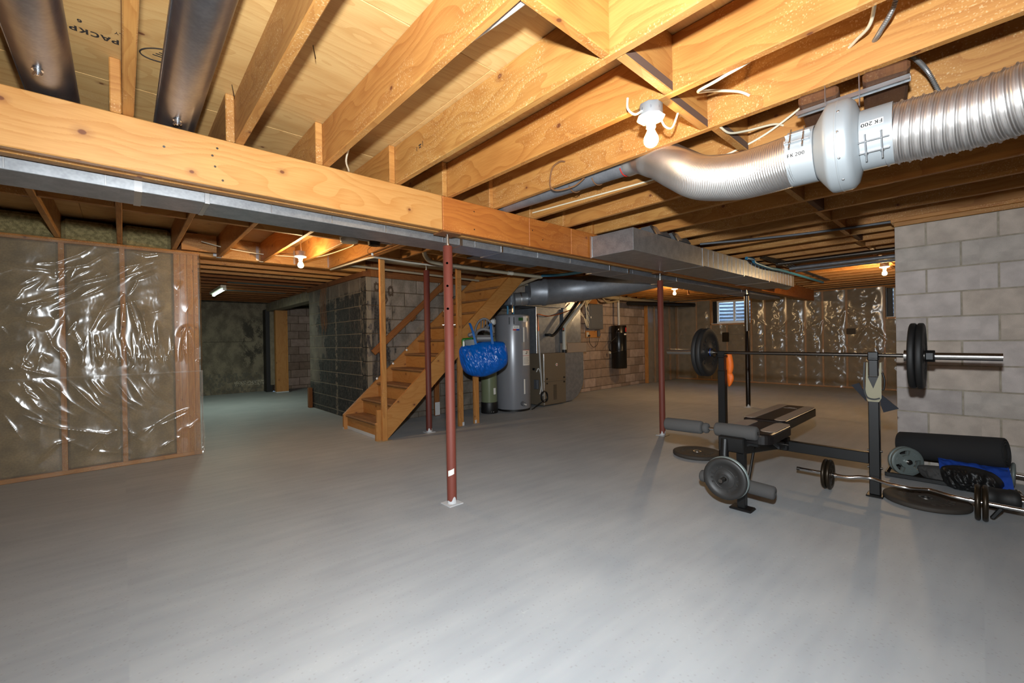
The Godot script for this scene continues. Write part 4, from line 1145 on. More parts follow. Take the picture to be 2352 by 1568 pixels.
# ------------------------------------------------------------------ inline fan and flexible duct
func flex(path: Array, r: float, pitch: float, depth: float, every: int, ridge: float, end_r := 0.0) -> ArrayMesh:
	# corrugated tube: fine ridges, with a higher one now and then
	var c := Curve3D.new()
	for p in path: c.add_point(p)
	var pts := through(path, 24)
	c.clear_points()
	for p in pts: c.add_point(p)
	c.bake_interval = 0.01
	var L := c.get_baked_length()
	var n := int(L / pitch) * 4
	var pp := []
	var rr := []
	for i in n + 1:
		pp.append(c.sample_baked(L * i / n, true))
		var ph := i % 4
		var k := i / 4
		var x := r - depth * (0.5 if ph % 2 else (1.0 if ph == 2 else 0.0))
		if end_r > 0.0: x = lerpf(x, end_r, smoothstep(0.80, 0.97, float(i) / n))
		if every > 0 and k % every == 0 and ph == 0: x += ridge
		rr.append(x)
	var b := MB.new()
	sweep_into(b, pp, rr, 44)
	return b.mesh()

func build_fan_run() -> void:
	var P := Vector3(2.072, 1.878, -0.36)
	var ax := Vector3(0.04, 0.0, 1.0).normalized()
	var t := thing("inline_fan", "grey round inline duct fan slung under the joists", "fan", P)
	add(t, "housing", lathe([[0.100, -0.075], [0.104, -0.072], [0.158, -0.035], [0.166, -0.028], [0.168, -0.020], [0.168, 0.030], [0.164, 0.040], [0.150, 0.052], [0.104, 0.066], [0.100, 0.070]], 56, ax, P), M.fan_grey)
	add(t, "housing_seam", lathe([[0.1683, 0.002], [0.1695, 0.004], [0.1695, 0.007], [0.1683, 0.009]], 56, ax, P), M.fan_grey)
	for s in [-1.0, 1.0]:
		var cz: float = -0.118 if s < 0 else 0.112
		var col := add(t, "clamp_collar", lathe([[0.106, cz - 0.045], [0.108, cz - 0.045], [0.108, cz + 0.045], [0.106, cz + 0.045]], 48, ax, P), M.fan_grey)
		# clamp screws bridging the collar's gap, on the side towards the room
		var out := Vector3(-0.86, 0.40 if s < 0 else -0.50, 0).normalized()
		var tang := ax.cross(out).normalized()
		for k in [-0.022, 0.022]:
			var o: Vector3 = P + ax * (cz + k) + out * 0.117
			add(col, "clamp_screw", tube([o - tang * 0.045, o + tang * 0.05], 0.0032, 8), M.galv_edge)
			add(col, "clamp_nut", tube([o + tang * 0.018, o + tang * 0.026], 0.006, 6), M.galv_edge)
		for k in [-0.020, 0.020]:
			var o: Vector3 = P + ax * cz + out * 0.112 + tang * k
			add(col, "clamp_lug", boxm(Vector3(0.085, 0.016, 0.004), 0.001), M.galv_edge, Transform3D(Basis(ax, out, ax.cross(out)), o))
		var lo := Vector3(-0.985, -0.17 if s < 0 else 0.17, 0).normalized()
		var up2 := (lo.cross(ax)).normalized()
		if up2.y < 0: up2 = -up2
		var o2 := P + ax * (cz - 0.004) + lo * 0.1086
		var rt := up2.cross(lo).normalized()
		add(col, "name_plate", boxm(Vector3(0.062, 0.022, 0.001), 0.0), M.white, Transform3D(Basis(rt, up2, lo), o2))
		var flip := 1.0 if s < 0 else -1.0
		text_part(col, "plate_text", "FK 200", 0.014, Transform3D(Basis(rt * flip, up2 * flip, lo), o2 + lo * 0.0008), M.black_ink)
	for q in [[0.0, 0.02], [0.55, 0.02], [-0.5, 0.02], [1.1, 0.02]]:
		var d := Vector3(-cos(q[0]), -sin(q[0]), 0)
		add(t, "screw", lathe([[0.0, 0.002], [0.004, 0.001], [0.0045, 0.0]], 8, d, P + ax * q[1] + d * 0.168), M.galv_edge)
	for k in [-0.055, 0.050]:
		add(t, "hanger_strap", boxm(Vector3(0.018, 0.12, 0.002), 0.0), M.galv_edge, Transform3D(Basis(), P + Vector3(0.0, 0.195, 0.0) + ax * (k + 0.01)))
	# two dark boards and the metal channel that carry the fan
	for q in [[-0.455, "dark stained board on the left of the fan hanger", 0.06, 0.006], [-0.245, "dark stained board on the right of the fan hanger", 0.055, -0.006]]:
		var b := thing("hanger_board", q[1], "board", Vector3(2.26, 2.11, q[0]), "boards carrying the fan")
		add(b, "board", boxm(Vector3(0.30, 0.038, 0.135), 0.010), M.stained[0], Transform3D(Basis(Vector3.BACK, 0.0) * Basis(Vector3.UP, 0.12), Vector3(2.255, 2.128, q[0])))
	var c := thing("strut_channel", "bright steel channel screwed under the two dark boards", "bracket", Vector3(2.16, 2.09, -0.35))
	var cd := Vector3(0.02, 0.0, 1.0).normalized()
	var cb := Basis(cd, Vector3.UP, cd.cross(Vector3.UP))
	add(c, "web", boxm(Vector3(0.36, 0.003, 0.030), 0.0005), M.galv_edge, Transform3D(cb, Vector3(2.165, 2.106, -0.345)))
	for s in [-0.014, 0.014]:
		add(c, "flange", boxm(Vector3(0.36, 0.016, 0.0025), 0.0005), M.galv_edge, Transform3D(cb, Vector3(2.165 + s, 2.098, -0.345)))
	for z in [-0.50, -0.46, -0.26, -0.20]:
		add(c, "screw", lathe([[0.0, 0.003], [0.005, 0.001], [0.006, 0.0]], 8, Vector3.DOWN, Vector3(2.165, 2.1045, z)), M.galv_edge)
	var fl := thing("flexible_duct", "shiny aluminium flexible duct curving from the fan up into the joists", "duct", Vector3(2.1, 1.8, -0.85))
	add(fl, "hose", flex([Vector3(2.062, 1.875, -0.50), Vector3(2.072, 1.872, -0.62), Vector3(2.092, 1.884, -0.75), Vector3(2.118, 1.935, -0.92), Vector3(2.165, 2.035, -1.06), Vector3(2.225, 2.145, -1.20), Vector3(2.262, 2.205, -1.33), Vector3(2.262, 2.21, -1.42)], 0.104, 0.0085, 0.0022, 0, 0.0, 0.083), M.alu)
	var fr := thing("flexible_duct", "stretched aluminium flexible duct leaving the fan at the right edge", "duct", Vector3(2.06, 1.8, 0.0))
	add(fr, "hose", flex([Vector3(2.083, 1.877, -0.215), Vector3(2.078, 1.868, -0.11), Vector3(2.066, 1.860, 0.0), Vector3(2.045, 1.862, 0.10), Vector3(2.02, 1.875, 0.22), Vector3(1.98, 1.90, 0.45), Vector3(1.90, 1.93, 0.8)], 0.105, 0.0072, 0.0024, 4, 0.0055), M.alu)
	var pp := thing("vent_pipe", "galvanised round pipe in the joist bay between flexible duct and beam", "pipe", Vector3(2.24, 2.14, -2.0))
	add(pp, "pipe", tube([Vector3(2.262, 2.215, -1.36), Vector3(2.22, 2.225, -2.44), Vector3(2.21, 2.23, -2.66)], 0.080, 32), M.galv_dull)
	for z in [-1.42, -1.62, -1.80]:
		var ring := []
		var cx: float = 2.262 - (-1.36 - z) * 0.039
		for i in 22:
			var a := -2.4 + 3.6 * i / 21.0
			ring.append(Vector3(cx + cos(a) * 0.084, 2.217 + sin(a) * 0.084, z + 0.02 * sin(a)))
		add(pp, "tie", tube(ring, 0.0035, 6), M.red_ink if z > -1.5 else M.rope)
	var rp := thing("rope_loop", "frayed brown rope looped over the joist beside the vent pipe", "rope", Vector3(2.10, 2.2, -1.9))
	add(rp, "rope", tube(through([Vector3(2.082, 2.275, -1.76), Vector3(2.078, 2.285, -1.80), Vector3(2.079, 2.265, -1.86), Vector3(2.080, 2.20, -1.885), Vector3(2.082, 2.142, -1.88), Vector3(2.13, 2.130, -1.86), Vector3(2.16, 2.135, -1.75), Vector3(2.15, 2.16, -1.66)]), 0.0055, 7), M.rope)

# ------------------------------------------------------------------ lamps
func lamp(label: String, p: Vector3, energy: float, big: bool) -> void:
	# p: underside of the joist the box is fixed to
	var t := thing("bulb_lamp", label, "lamp", p, "bare bulbs under the joists")
	var box := MB.new()
	lathe_into(box, [[0.0, 0.0], [0.048, 0.0], [0.050, -0.002], [0.050, -0.052], [0.0, -0.052]], 8, Vector3.UP, p)
	add(t, "junction_box", box.mesh(), M.galv_dull if not big else M.fan_grey)
	if big:
		for i in 8:
			var a := TAU * (i + 0.5) / 8.0
			add(t, "knockout", lathe([[0.0, 0.0012], [0.009, 0.0008], [0.0095, 0.0]], 12, Vector3(sin(a), 0, cos(a)), p + Vector3(sin(a) * 0.0465, -0.026, cos(a) * 0.0465)), M.galv_dull)
	var h := MB.new()
	lathe_into(h, [[0.0, -0.052], [0.058, -0.052], [0.060, -0.056], [0.054, -0.063], [0.028, -0.072], [0.021, -0.085], [0.021, -0.098], [0.0, -0.098]], 8 if big else 20, Vector3.UP, p)
	add(t, "lamp_holder", h.mesh(), M.white_gloss)
	var bc := p + Vector3(0, -0.148, 0)
	var bl := MB.new()
	lathe_into(bl, [[0.014, 0.052], [0.016, 0.040], [0.022, 0.026], [0.029, 0.012], [0.0315, 0.0], [0.030, -0.012], [0.024, -0.023], [0.014, -0.030], [0.0, -0.0325]], 24, Vector3.UP, bc)
	add(t, "bulb", bl.mesh(), M.bulb_glow, Transform3D.IDENTITY, "glowing warm white bulb")
	bulb_light(t, bc, energy, Color(1.0, 0.84, 0.62))

func build_lights() -> void:
	lamp("bare glowing bulb on a white octagonal holder beside the flexible duct", Vector3(1.69, JB - 0.001, -0.945), 0.20, true)
	lamp("bare glowing bulb under the joists left of the stairs", Vector3(1.43, JB - 0.001, -4.93), 0.8, false)
	lamp("bare glowing bulb beside the top corner of the block wall", Vector3(7.93, JB - 0.001, -0.90), 1.2, false)
	lamp("bare glowing bulb seen beyond the second red post", Vector3(7.903, JB - 0.001, -3.98), 1.2, false)
	var t := thing("fluorescent_lamp", "lit white fluorescent tube on the ceiling of the rear area", "lamp", Vector3(1.28, 2.11, -9.3))
	add(t, "channel", boxm(Vector3(0.085, 0.05, 1.25), 0.006), M.pvc, at(1.28, 2.154, -9.3))
	add(t, "tube", tube([Vector3(1.30, 2.11, -9.88), Vector3(1.30, 2.11, -8.72)], 0.018, 12), M.tube_glow)
	for z in [-9.90, -8.70]: add(t, "lamp_socket", boxm(Vector3(0.05, 0.05, 0.02), 0.003), M.white, at(1.30, 2.115, z))
	var al := AreaLight3D.new()
	al.name = "tube_light"
	al.area_size = Vector2(0.04, 1.16)
	al.light_energy = 2.6; al.light_color = Color(0.92, 1.0, 0.93); al.shadow_enabled = true
	al.area_range = 20.0
	t.add_child(al)
	al.global_transform = Transform3D(Basis(Vector3.RIGHT, Vector3(0, 0, -1), Vector3(0, 1, 0)), Vector3(1.30, 2.085, -9.3))
	var s := thing("smoke_alarm", "round cream smoke alarm under the joists behind the trunk duct", "alarm", Vector3(1.60, 2.1, -4.02))
	add(s, "base", lathe([[0.0, 0.0], [0.085, 0.0], [0.085, -0.012], [0.0, -0.012]], 28, Vector3.UP, Vector3(1.60, JB - 0.001, -4.02)), M.pvc)
	add(s, "cover", lathe([[0.080, -0.014], [0.083, -0.020], [0.080, -0.030], [0.080, -0.036], [0.074, -0.046], [0.0, -0.050]], 28, Vector3.UP, Vector3(1.60, JB - 0.001, -4.02)), M.pvc)
	var k := thing("pull_switch", "black ceiling box with a dangling white pull knob behind the duct", "switch", Vector3(1.86, 2.1, -4.02))
	add(k, "box", lathe([[0.0, 0.0], [0.06, 0.0], [0.055, -0.035], [0.0, -0.04]], 16, Vector3.UP, Vector3(1.86, JB - 0.001, -4.05)), M.black)
	board(k, "bar_hanger", Vector3(1.673, JB + 0.0, -4.07), Vector3(2.048, JB + 0.006, -4.03), M.galv_dull)
	add(k, "cord", tube(through([Vector3(1.84, 2.11, -4.05), Vector3(1.80, 2.07, -4.06), Vector3(1.81, 2.04, -4.08), Vector3(1.85, 2.035, -4.08)]), 0.002, 6), M.black)
	add(k, "knob", tube([Vector3(1.85, 2.045, -4.08), Vector3(1.855, 2.02, -4.08)], 0.011, 10), M.white)

# ------------------------------------------------------------------ furnace corner
const CR := Vector3(0.7391, 0, 0.6735)    # to the right, seen from the middle of the room
const CF := Vector3(0.6736, 0, -0.7391)   # away from the room's front

# patch of paper or metal on a cylinder; angles from the side facing the room, rightwards
func wrap_label(parent: Node3D, called: String, c: Vector3, r: float, a0: float, a1: float, y0: float, y1: float, m: Material, lift := 0.001) -> MeshInstance3D:
	var b := MB.new()
	var n := 8
	var P := func(a: float, y: float, rr: float) -> Vector3: return c + (-CF * cos(a) + CR * sin(a)) * rr + Vector3(0, y, 0)
	for i in n:
		var p := a0 + (a1 - a0) * i / n
		var q := a0 + (a1 - a0) * (i + 1) / n
		var n0: Vector3 = -CF * cos(p) + CR * sin(p)
		var n1: Vector3 = -CF * cos(q) + CR * sin(q)
		b.quad(P.call(p, y0, r + lift), P.call(q, y0, r + lift), P.call(q, y1, r + lift), P.call(p, y1, r + lift), n0, n1, n1, n0)
		b.flat(P.call(p, y1, r), P.call(q, y1, r), P.call(q, y1, r + lift), P.call(p, y1, r + lift), Vector3.UP)
		b.flat(P.call(p, y0, r), P.call(q, y0, r), P.call(q, y0, r + lift), P.call(p, y0, r + lift), Vector3.DOWN)
	return add(parent, called, b.mesh(), m)

# soft closed shape: outline in the plane of ex, ey swollen along ez, with creases
func pillow(outline: Array, ex: Vector3, ey: Vector3, c: Vector3, thick: float, crease: float, sd: int, rings := 14, seg := 64) -> ArrayMesh:
	var ez := ex.cross(ey)
	var curve := []
	for i in seg:
		var t := float(i) / seg * outline.size()
		var k := int(t)
		var f := t - k
		var m := outline.size()
		curve.append(outline[k].cubic_interpolate(outline[(k + 1) % m], outline[(k - 1 + m) % m], outline[(k + 2) % m], f))
	var nz := noise(sd, 3.0, 3)
	var b := MB.new()
	var n := rings * 2
	for side in [1.0, -1.0]:
		var g := []
		for j in n + 1:
			var row := []
			for i in n + 1:
				var sx := -1.0 + 2.0 * i / n
				var sy := -1.0 + 2.0 * j / n
				var q := Vector2(sx * sqrt(1.0 - sy * sy * 0.5), sy * sqrt(1.0 - sx * sx * 0.5))   # square onto disc
				var rho := minf(q.length(), 1.0)
				var ft := fposmod(atan2(q.y, q.x), TAU) / TAU * seg
				var k := int(ft) % seg
				var o: Vector2 = curve[k].lerp(curve[(k + 1) % seg], ft - floorf(ft)) * rho
				var calm := 1.0 - pow(rho, 6.0)
				var h := thick * sqrt(maxf(0.0, 1.0 - rho * rho))
				h += crease * 0.8 * nz.get_noise_2d(o.x * 1.8 + 9.0 * side, o.y * 0.8) * calm
				h += crease * 0.9 * absf(nz.get_noise_2d(o.x * 6.0 + o.y * 1.5, o.y * 1.6 + 30.0)) * calm
				row.append(c + ex * o.x + ey * o.y + ez * side * h)
			g.append(row)
		var nn := []
		for j in n + 1:
			var row := []
			for i in n + 1:
				var du: Vector3 = g[j][mini(i + 1, n)] - g[j][maxi(i - 1, 0)]
				var dv: Vector3 = g[mini(j + 1, n)][i] - g[maxi(j - 1, 0)][i]
				var q := du.cross(dv).normalized()
				if q.dot(ez * side) < 0.0: q = -q
				row.append(q)
			nn.append(row)
		for j in n:
			for i in n:
				b.quad(g[j][i], g[j][i + 1], g[j + 1][i + 1], g[j + 1][i], nn[j][i], nn[j][i + 1], nn[j + 1][i + 1], nn[j + 1][i])
	return b.mesh()

func ribbon(path: Array, w: Vector3, th := 0.003) -> ArrayMesh:
	var b := MB.new()
	for i in path.size() - 1:
		var d: Vector3 = (path[i + 1] - path[i]).normalized()
		var n := d.cross(w).normalized()
		for s in [1.0, -1.0]:
			b.flat(path[i] - w + n * th * s, path[i] + w + n * th * s, path[i + 1] + w + n * th * s, path[i + 1] - w + n * th * s, n * s)
		b.flat(path[i] + w + n * th, path[i] + w - n * th, path[i + 1] + w - n * th, path[i + 1] + w + n * th, w)
		b.flat(path[i] - w + n * th, path[i] - w - n * th, path[i + 1] - w - n * th, path[i + 1] - w + n * th, -w)
	return b.mesh()

func build_furnace_corner() -> void:
	# water heater
	var c := Vector3(4.815, 0, -5.27)
	var t := thing("water_heater", "tall grey cylindrical water heater with labels beside the furnace", "water heater", c)
	add(t, "tank", lathe([[0.0, 0.035], [0.285, 0.035], [0.287, 0.04], [0.287, 1.545], [0.283, 1.557], [0.25, 1.575], [0.0, 1.582]], 56, Vector3.UP, c), M.heater_grey)
	add(t, "base_ring", lathe([[0.0, 0.0], [0.272, 0.0], [0.272, 0.034], [0.0, 0.034]], 48, Vector3.UP, c), M.black)
	for y in [[1.12, 1.36], [0.28, 0.52]]:
		wrap_label(t, "element_cover", c, 0.287, 0.62, 0.92, y[0], y[1], M.heater_grey, 0.012)
		wrap_label(t, "cover_edge", c, 0.287, 0.60, 0.70, y[0], y[1], M.white, 0.013)
	wrap_label(t, "warning_label", c, 0.287, 0.60, 1.25, 0.74, 0.99, M.white)
	wrap_label(t, "label_band", c, 0.287, 0.60, 1.25, 0.984, 0.99, M.red_ink, 0.0014)
	wrap_label(t, "label_band", c, 0.287, 0.60, 1.25, 0.895, 0.901, M.red_ink, 0.0014)
	for i in 5: wrap_label(t, "label_print", c, 0.287, 0.66, 1.15 - 0.06 * (i % 2), 0.77 + 0.022 * i, 0.775 + 0.022 * i, M.grey_plastic, 0.0014)
	for i in 2: wrap_label(t, "label_print", c, 0.287, 0.80 + 0.06 * i, 0.96 + 0.04 * i, 0.925 + 0.025 * i, 0.937 + 0.025 * i, M.black_ink, 0.0014)
	wrap_label(t, "brand_label", c, 0.287, 0.03, 0.40, 1.335, 1.385, M.white)
	wrap_label(t, "label_band", c, 0.287, 0.03, 0.22, 1.307, 1.335, M.red_ink)
	wrap_label(t, "label_band", c, 0.287, 0.22, 0.40, 1.307, 1.335, M.blue_cloth)
	for i in 3: wrap_label(t, "label_print", c, 0.287, 0.10 + 0.09 * i, 0.15 + 0.09 * i, 1.355, 1.368, M.grey_plastic, 0.0014)
	wrap_label(t, "energy_label", c, 0.287, 0.36, 1.10, 1.465, 1.515, M.green_ink)
	wrap_label(t, "energy_oval", c, 0.287, 0.66, 0.98, 1.445, 1.535, M.white, 0.0014)
	for s in [-0.20, 0.06]:
		for i in 6: wrap_label(t, "printed_warning", c, 0.287, s, s + 0.07, 1.41 + 0.019 * i, 1.423 + 0.019 * i, M.black_ink)
	add(t, "drain_valve", tube([c - CF * 0.25 + CR * 0.14 + Vector3(0, 0.13, 0), c - CF * 0.30 + CR * 0.17 + Vector3(0, 0.125, 0)], 0.035, 14), M.grey_plastic)
	add(t, "drain_spigot", tube([c - CF * 0.29 + CR * 0.17 + Vector3(0, 0.125, 0), c - CF * 0.33 + CR * 0.20 + Vector3(0, 0.12, 0)], 0.012, 10), M.white)
	for q in [[-0.075, 0.0], [0.02, 0.05]]:
		var o: Vector3 = c + CR * q[0] - CF * 0.02
		add(t, "water_line", tube(through([o + Vector3(0, 1.57, 0), o + Vector3(0, 1.72, 0) , o + Vector3(-0.02, 1.86, 0) - CR * (0.07 - q[1]), o + Vector3(-0.05, 2.02, 0.05) - CR * 0.1]), 0.017, 12), M.blue_pipe)
	# water treatment tank
	c = Vector3(4.335, 0, -5.32)
	t = thing("softener_tank", "slim olive water treatment tank on a black base beside the heater", "tank", c)
	add(t, "body", lathe([[0.126, 0.16], [0.127, 0.17], [0.127, 1.10], [0.120, 1.17], [0.09, 1.23], [0.045, 1.26], [0.0, 1.265]], 40, Vector3.UP, c), M.resin)
	add(t, "base", lathe([[0.0, 0.0], [0.133, 0.0], [0.137, 0.01], [0.135, 0.165], [0.131, 0.175], [0.126, 0.176]], 40, Vector3.UP, c), M.black)
	add(t, "valve_head", boxm(Vector3(0.17, 0.17, 0.16), 0.02), M.grey_plastic, Transform3D(Basis(CR, Vector3.UP, -CF), c + Vector3(0, 1.34, 0)))
	add(t, "valve_cover", boxm(Vector3(0.13, 0.10, 0.13), 0.02), M.pvc_grey, Transform3D(Basis(CR, Vector3.UP, -CF), c + CR * 0.06 + Vector3(0, 1.45, 0)))
	wrap_label(t, "tank_label", c, 0.127, 0.62, 1.0, 0.30, 0.40, M.white)
	wrap_label(t, "tank_label", c, 0.127, 0.40, 0.9, 0.92, 0.98, M.white)
	for k in [-0.03, 0.0, 0.03]: add(t, "vent_hole", lathe([[0.0, 0.0012], [0.004, 0.0]], 8, -CF, c - CF * 0.134 + CR * (0.04 + k) + Vector3(0, 0.03, 0)), M.white)
	# furnace
	t = thing("furnace", "brown sheet-metal furnace standing against the block wall", "furnace", Vector3(5.61, 0, -5.40))
	board(t, "cabinet", Vector3(5.32, 0.02, -5.74), Vector3(5.90, 0.915, -5.055), M.furnace, 0.004)
	board(t, "upper_door", Vector3(5.335, 0.445, -5.055), Vector3(5.895, 0.91, -5.048), M.furnace, 0.002)
	var ld := board(t, "lower_door", Vector3(5.335, 0.03, -5.055), Vector3(5.895, 0.425, -5.048), M.furnace, 0.002)
	board(t, "door_ledge", Vector3(5.325, 0.425, -5.052), Vector3(5.90, 0.445, -5.038), M.furnace, 0.003)
	for x in [5.40, 5.85]:
		for y in [0.395, 0.475]: add(t, "door_knob", lathe([[0.0, 0.016], [0.013, 0.013], [0.016, 0.0]], 12, Vector3.BACK, Vector3(x, y, -5.048)), M.black)
	add(t, "badge", lathe([[0.0, 0.003], [0.024, 0.002], [0.026, 0.0]], 20, Vector3.BACK, Vector3(5.66, 0.71, -5.048)), M.white)
	add(t, "badge_centre", lathe([[0.0, 0.001], [0.013, 0.0008], [0.013, 0.0]], 16, Vector3.BACK, Vector3(5.66, 0.71, -5.0452)), M.red_ink)
	for i in 12: add(ld, "louvre", boxm(Vector3(0.085, 0.010, 0.006), 0.002), M.black, at(5.605, 0.11 + 0.022 * i, -5.047))
	board(t, "corner_trim", Vector3(5.325, 0.03, -5.056), Vector3(5.340, 0.905, -5.044), M.galv_edge, 0.001)
	board(t, "burner_pipe", Vector3(5.30, 0.62, -5.30), Vector3(5.33, 0.66, -5.24), M.black)
	add(t, "gas_hose", tube(through([Vector3(5.25, 0.60, -5.15), Vector3(5.27, 0.66, -5.12), Vector3(5.28, 0.55, -5.08), Vector3(5.29, 0.40, -5.08), Vector3(5.28, 0.28, -5.09), Vector3(5.27, 0.22, -5.10)]), 0.007, 7), M.white)
	board(t, "trap", Vector3(5.27, 0.30, -5.24), Vector3(5.32, 0.46, -5.16), M.panel_grey)
	# plenums over and beside it
	t = thing("supply_plenum", "tall galvanised plenum box on top of the furnace", "plenum", Vector3(5.56, 0.92, -5.4))
	board(t, "box", Vector3(5.27, 0.917, -5.72), Vector3(5.885, 1.71, -5.16), M.galv_dull, 0.002)
	board(t, "corner_seam", Vector3(5.265, 0.92, -5.164), Vector3(5.280, 1.70, -5.150), M.galv_edge, 0.001)
	board(t, "top_flange", Vector3(5.25, 1.70, -5.73), Vector3(5.90, 1.72, -5.14), M.galv_edge, 0.001)
	t = thing("offset_plenum", "wide dark sheet-metal transition above the supply plenum", "plenum", Vector3(5.2, 1.72, -5.2))
	add(t, "transition", prism(PackedVector2Array([Vector2(4.55, 1.72), Vector2(5.95, 1.72), Vector2(5.95, 2.05), Vector2(4.55, 2.05)]), Vector3.RIGHT, Vector3.UP, Vector3(0, 0, -5.70), 0.62), M.galv_dull)
	board(t, "hanger_strip", Vector3(4.63, 1.60, -5.075), Vector3(4.66, 1.95, -5.070), M.galv_edge, 0.0)
	t = thing("return_plenum", "shiny cross-broken return air box behind the white flue pipe", "plenum", Vector3(6.25, 0.95, -5.4))
	var b := MB.new()
	var P0 := Vector3(6.00, 1.09, -5.17); var P1 := Vector3(6.50, 1.09, -5.17); var P2 := Vector3(6.50, 1.85, -5.17); var P3 := Vector3(6.00, 1.85, -5.17)
	var pc := Vector3(6.25, 1.47, -5.155)
	for q in [[P0, P1], [P1, P2], [P2, P3], [P3, P0]]:
		var nn: Vector3 = (q[1] - q[0]).cross(pc - q[0]).normalized()
		if nn.z < 0: nn = -nn
		b.tri(q[0], q[1], pc, nn, nn, nn)
	add(t, "cross_broken_panel", b.mesh(), M.galv)
	board(t, "box", Vector3(6.00, 1.09, -5.72), Vector3(6.50, 1.85, -5.171), M.galv_dull, 0.001)
	t = thing("filter_box", "tan filter housing between return box and furnace side", "filter box", Vector3(6.25, 0.9, -5.4))
	board(t, "housing", Vector3(5.93, 0.905, -5.74), Vector3(6.58, 1.085, -5.10), M.vinyl_tan, 0.004)
	board(t, "access_lid", Vector3(5.96, 0.915, -5.10), Vector3(6.02, 1.075, -5.094), M.furnace, 0.002)
	t = thing("return_boot", "grey round-heeled return air boot beside the furnace", "duct fitting", Vector3(6.2, 0, -5.4))
	var heel := PackedVector2Array([Vector2(5.905, 0.02), Vector2(6.06, 0.02)])
	for i in 9: heel.append(Vector2(6.06 + 0.43 * sin(PI * 0.5 * i / 8.0), 0.45 - 0.43 * cos(PI * 0.5 * i / 8.0)))
	heel.append(Vector2(6.49, 0.903)); heel.append(Vector2(5.905, 0.903))
	add(t, "boot", prism(heel, Vector3.RIGHT, Vector3.UP, Vector3(0, 0, -5.74), 0.63), M.galv_dull)
	# flue and lines
	t = thing("flue_pipe", "white plastic flue pipe rising from the furnace and bending right", "pipe", Vector3(5.94, 0.92, -5.10))
	add(t, "pipe", tube([Vector3(5.935, 0.99, -5.10), Vector3(5.935, 1.33, -5.10), Vector3(5.955, 1.39, -5.10), Vector3(6.44, 1.80, -5.10), Vector3(6.49, 1.86, -5.10), Vector3(6.50, 2.06, -5.10)], 0.036, 20), M.pvc)
	for q in [[Vector3(5.935, 1.28, -5.10), Vector3(5.935, 1.36, -5.10)], [Vector3(5.935, 0.96, -5.10), Vector3(5.935, 1.03, -5.10)], [Vector3(6.495, 1.84, -5.10), Vector3(6.50, 1.93, -5.10)]]:
		add(t, "coupling", tube(q, 0.041, 20), M.pvc)
	add(t, "rubber_sleeve", tube([Vector3(5.935, 0.905, -5.10), Vector3(5.935, 0.965, -5.10)], 0.043, 20), M.black)
	t = thing("insulated_line", "black foam-covered refrigerant line slanting across the plenum", "pipe", Vector3(5.6, 1.2, -5.1))
	add(t, "line", tube(through([Vector3(5.50, 1.235, -5.16), Vector3(5.52, 1.235, -5.08), Vector3(5.62, 1.25, -5.05), Vector3(5.95, 1.55, -5.03), Vector3(6.35, 1.92, -5.02), Vector3(6.5, 2.06, -5.02)]), 0.024, 12), M.black)
	add(t, "tag", boxm(Vector3(0.06, 0.06, 0.03), 0.006), M.black, at(5.77, 1.33, -4.99))
	add(t, "tag_label", boxm(Vector3(0.03, 0.025, 0.002), 0.0), M.red_ink, at(5.77, 1.335, -4.974))
	t = thing("copper_line", "thin copper pipe along the plenum beside the grey drain pipe", "pipe", Vector3(5.2, 1.5, -5.1))
	add(t, "pipe", tube(through([Vector3(5.19, 1.36, -5.03), Vector3(5.20, 1.52, -5.05), Vector3(5.26, 1.59, -5.10), Vector3(5.6, 1.57, -5.12), Vector3(6.1, 1.70, -5.05), Vector3(6.35, 1.84, -5.05)]), 0.009, 8), M.copper)
	add(t, "fitting", tube([Vector3(5.19, 1.30, -5.03), Vector3(5.19, 1.37, -5.03)], 0.016, 8), M.copper)
	t = thing("drain_pipe", "grey upright drain pipe between water heater and furnace", "pipe", Vector3(5.2, 0.2, -5.03))
	add(t, "pipe", tube([Vector3(5.19, 1.30, -5.03), Vector3(5.21, 0.75, -5.02), Vector3(5.235, 0.20, -5.0)], 0.015, 10), M.pvc_grey)
	t = thing("hose_coil", "small black coil of hose on the floor beside the furnace", "hose", Vector3(5.24, 0.0, -4.97))
	var coil := []
	for i in 50: coil.append(Vector3(5.25 + 0.075 * cos(i * 0.38), 0.19 + 0.09 * sin(i * 0.38), -4.985 + 0.0006 * i))
	coil.append(Vector3(5.15, 0.08, -5.0)); coil.append(Vector3(5.08, 0.01, -5.05)); coil.append(Vector3(4.98, 0.009, -5.0))
	add(t, "hose", tube(coil, 0.009, 7), M.black)
	# electrics on the block wall
	t = thing("breaker_panel", "dark grey electrical panel on the block wall", "electrical panel", Vector3(7.72, 1.35, -5.74))
	board(t, "box", Vector3(7.46, 1.36, -5.795), Vector3(7.98, 1.92, -5.70), M.panel_grey, 0.012)
	board(t, "door", Vector3(7.52, 1.39, -5.70), Vector3(7.96, 1.90, -5.694), M.panel_grey, 0.003)
	for y in [1.55, 1.78]: board(t, "latch", Vector3(7.89, y, -5.694), Vector3(7.905, y + 0.02, -5.690), M.galv_edge, 0.001)
	board(t, "handle", Vector3(7.50, 1.60, -5.694), Vector3(7.525, 1.64, -5.682), M.white, 0.002)
	t = thing("mounting_board", "plywood board with an outlet under the electrical panel", "board", Vector3(7.7, 1.18, -5.78))
	board(t, "board", Vector3(7.44, 1.18, -5.796), Vector3(7.98, 1.33, -5.778), M.stair[0], 0.002)
	board(t, "outlet", Vector3(7.46, 1.20, -5.778), Vector3(7.54, 1.30, -5.768), M.pvc, 0.003)
	board(t, "switch_box", Vector3(7.84, 1.20, -5.778), Vector3(7.92, 1.33, -5.74), M.panel_grey, 0.004)
	board(t, "plug", Vector3(7.50, 1.205, -5.768), Vector3(7.56, 1.24, -5.745), M.black, 0.004)
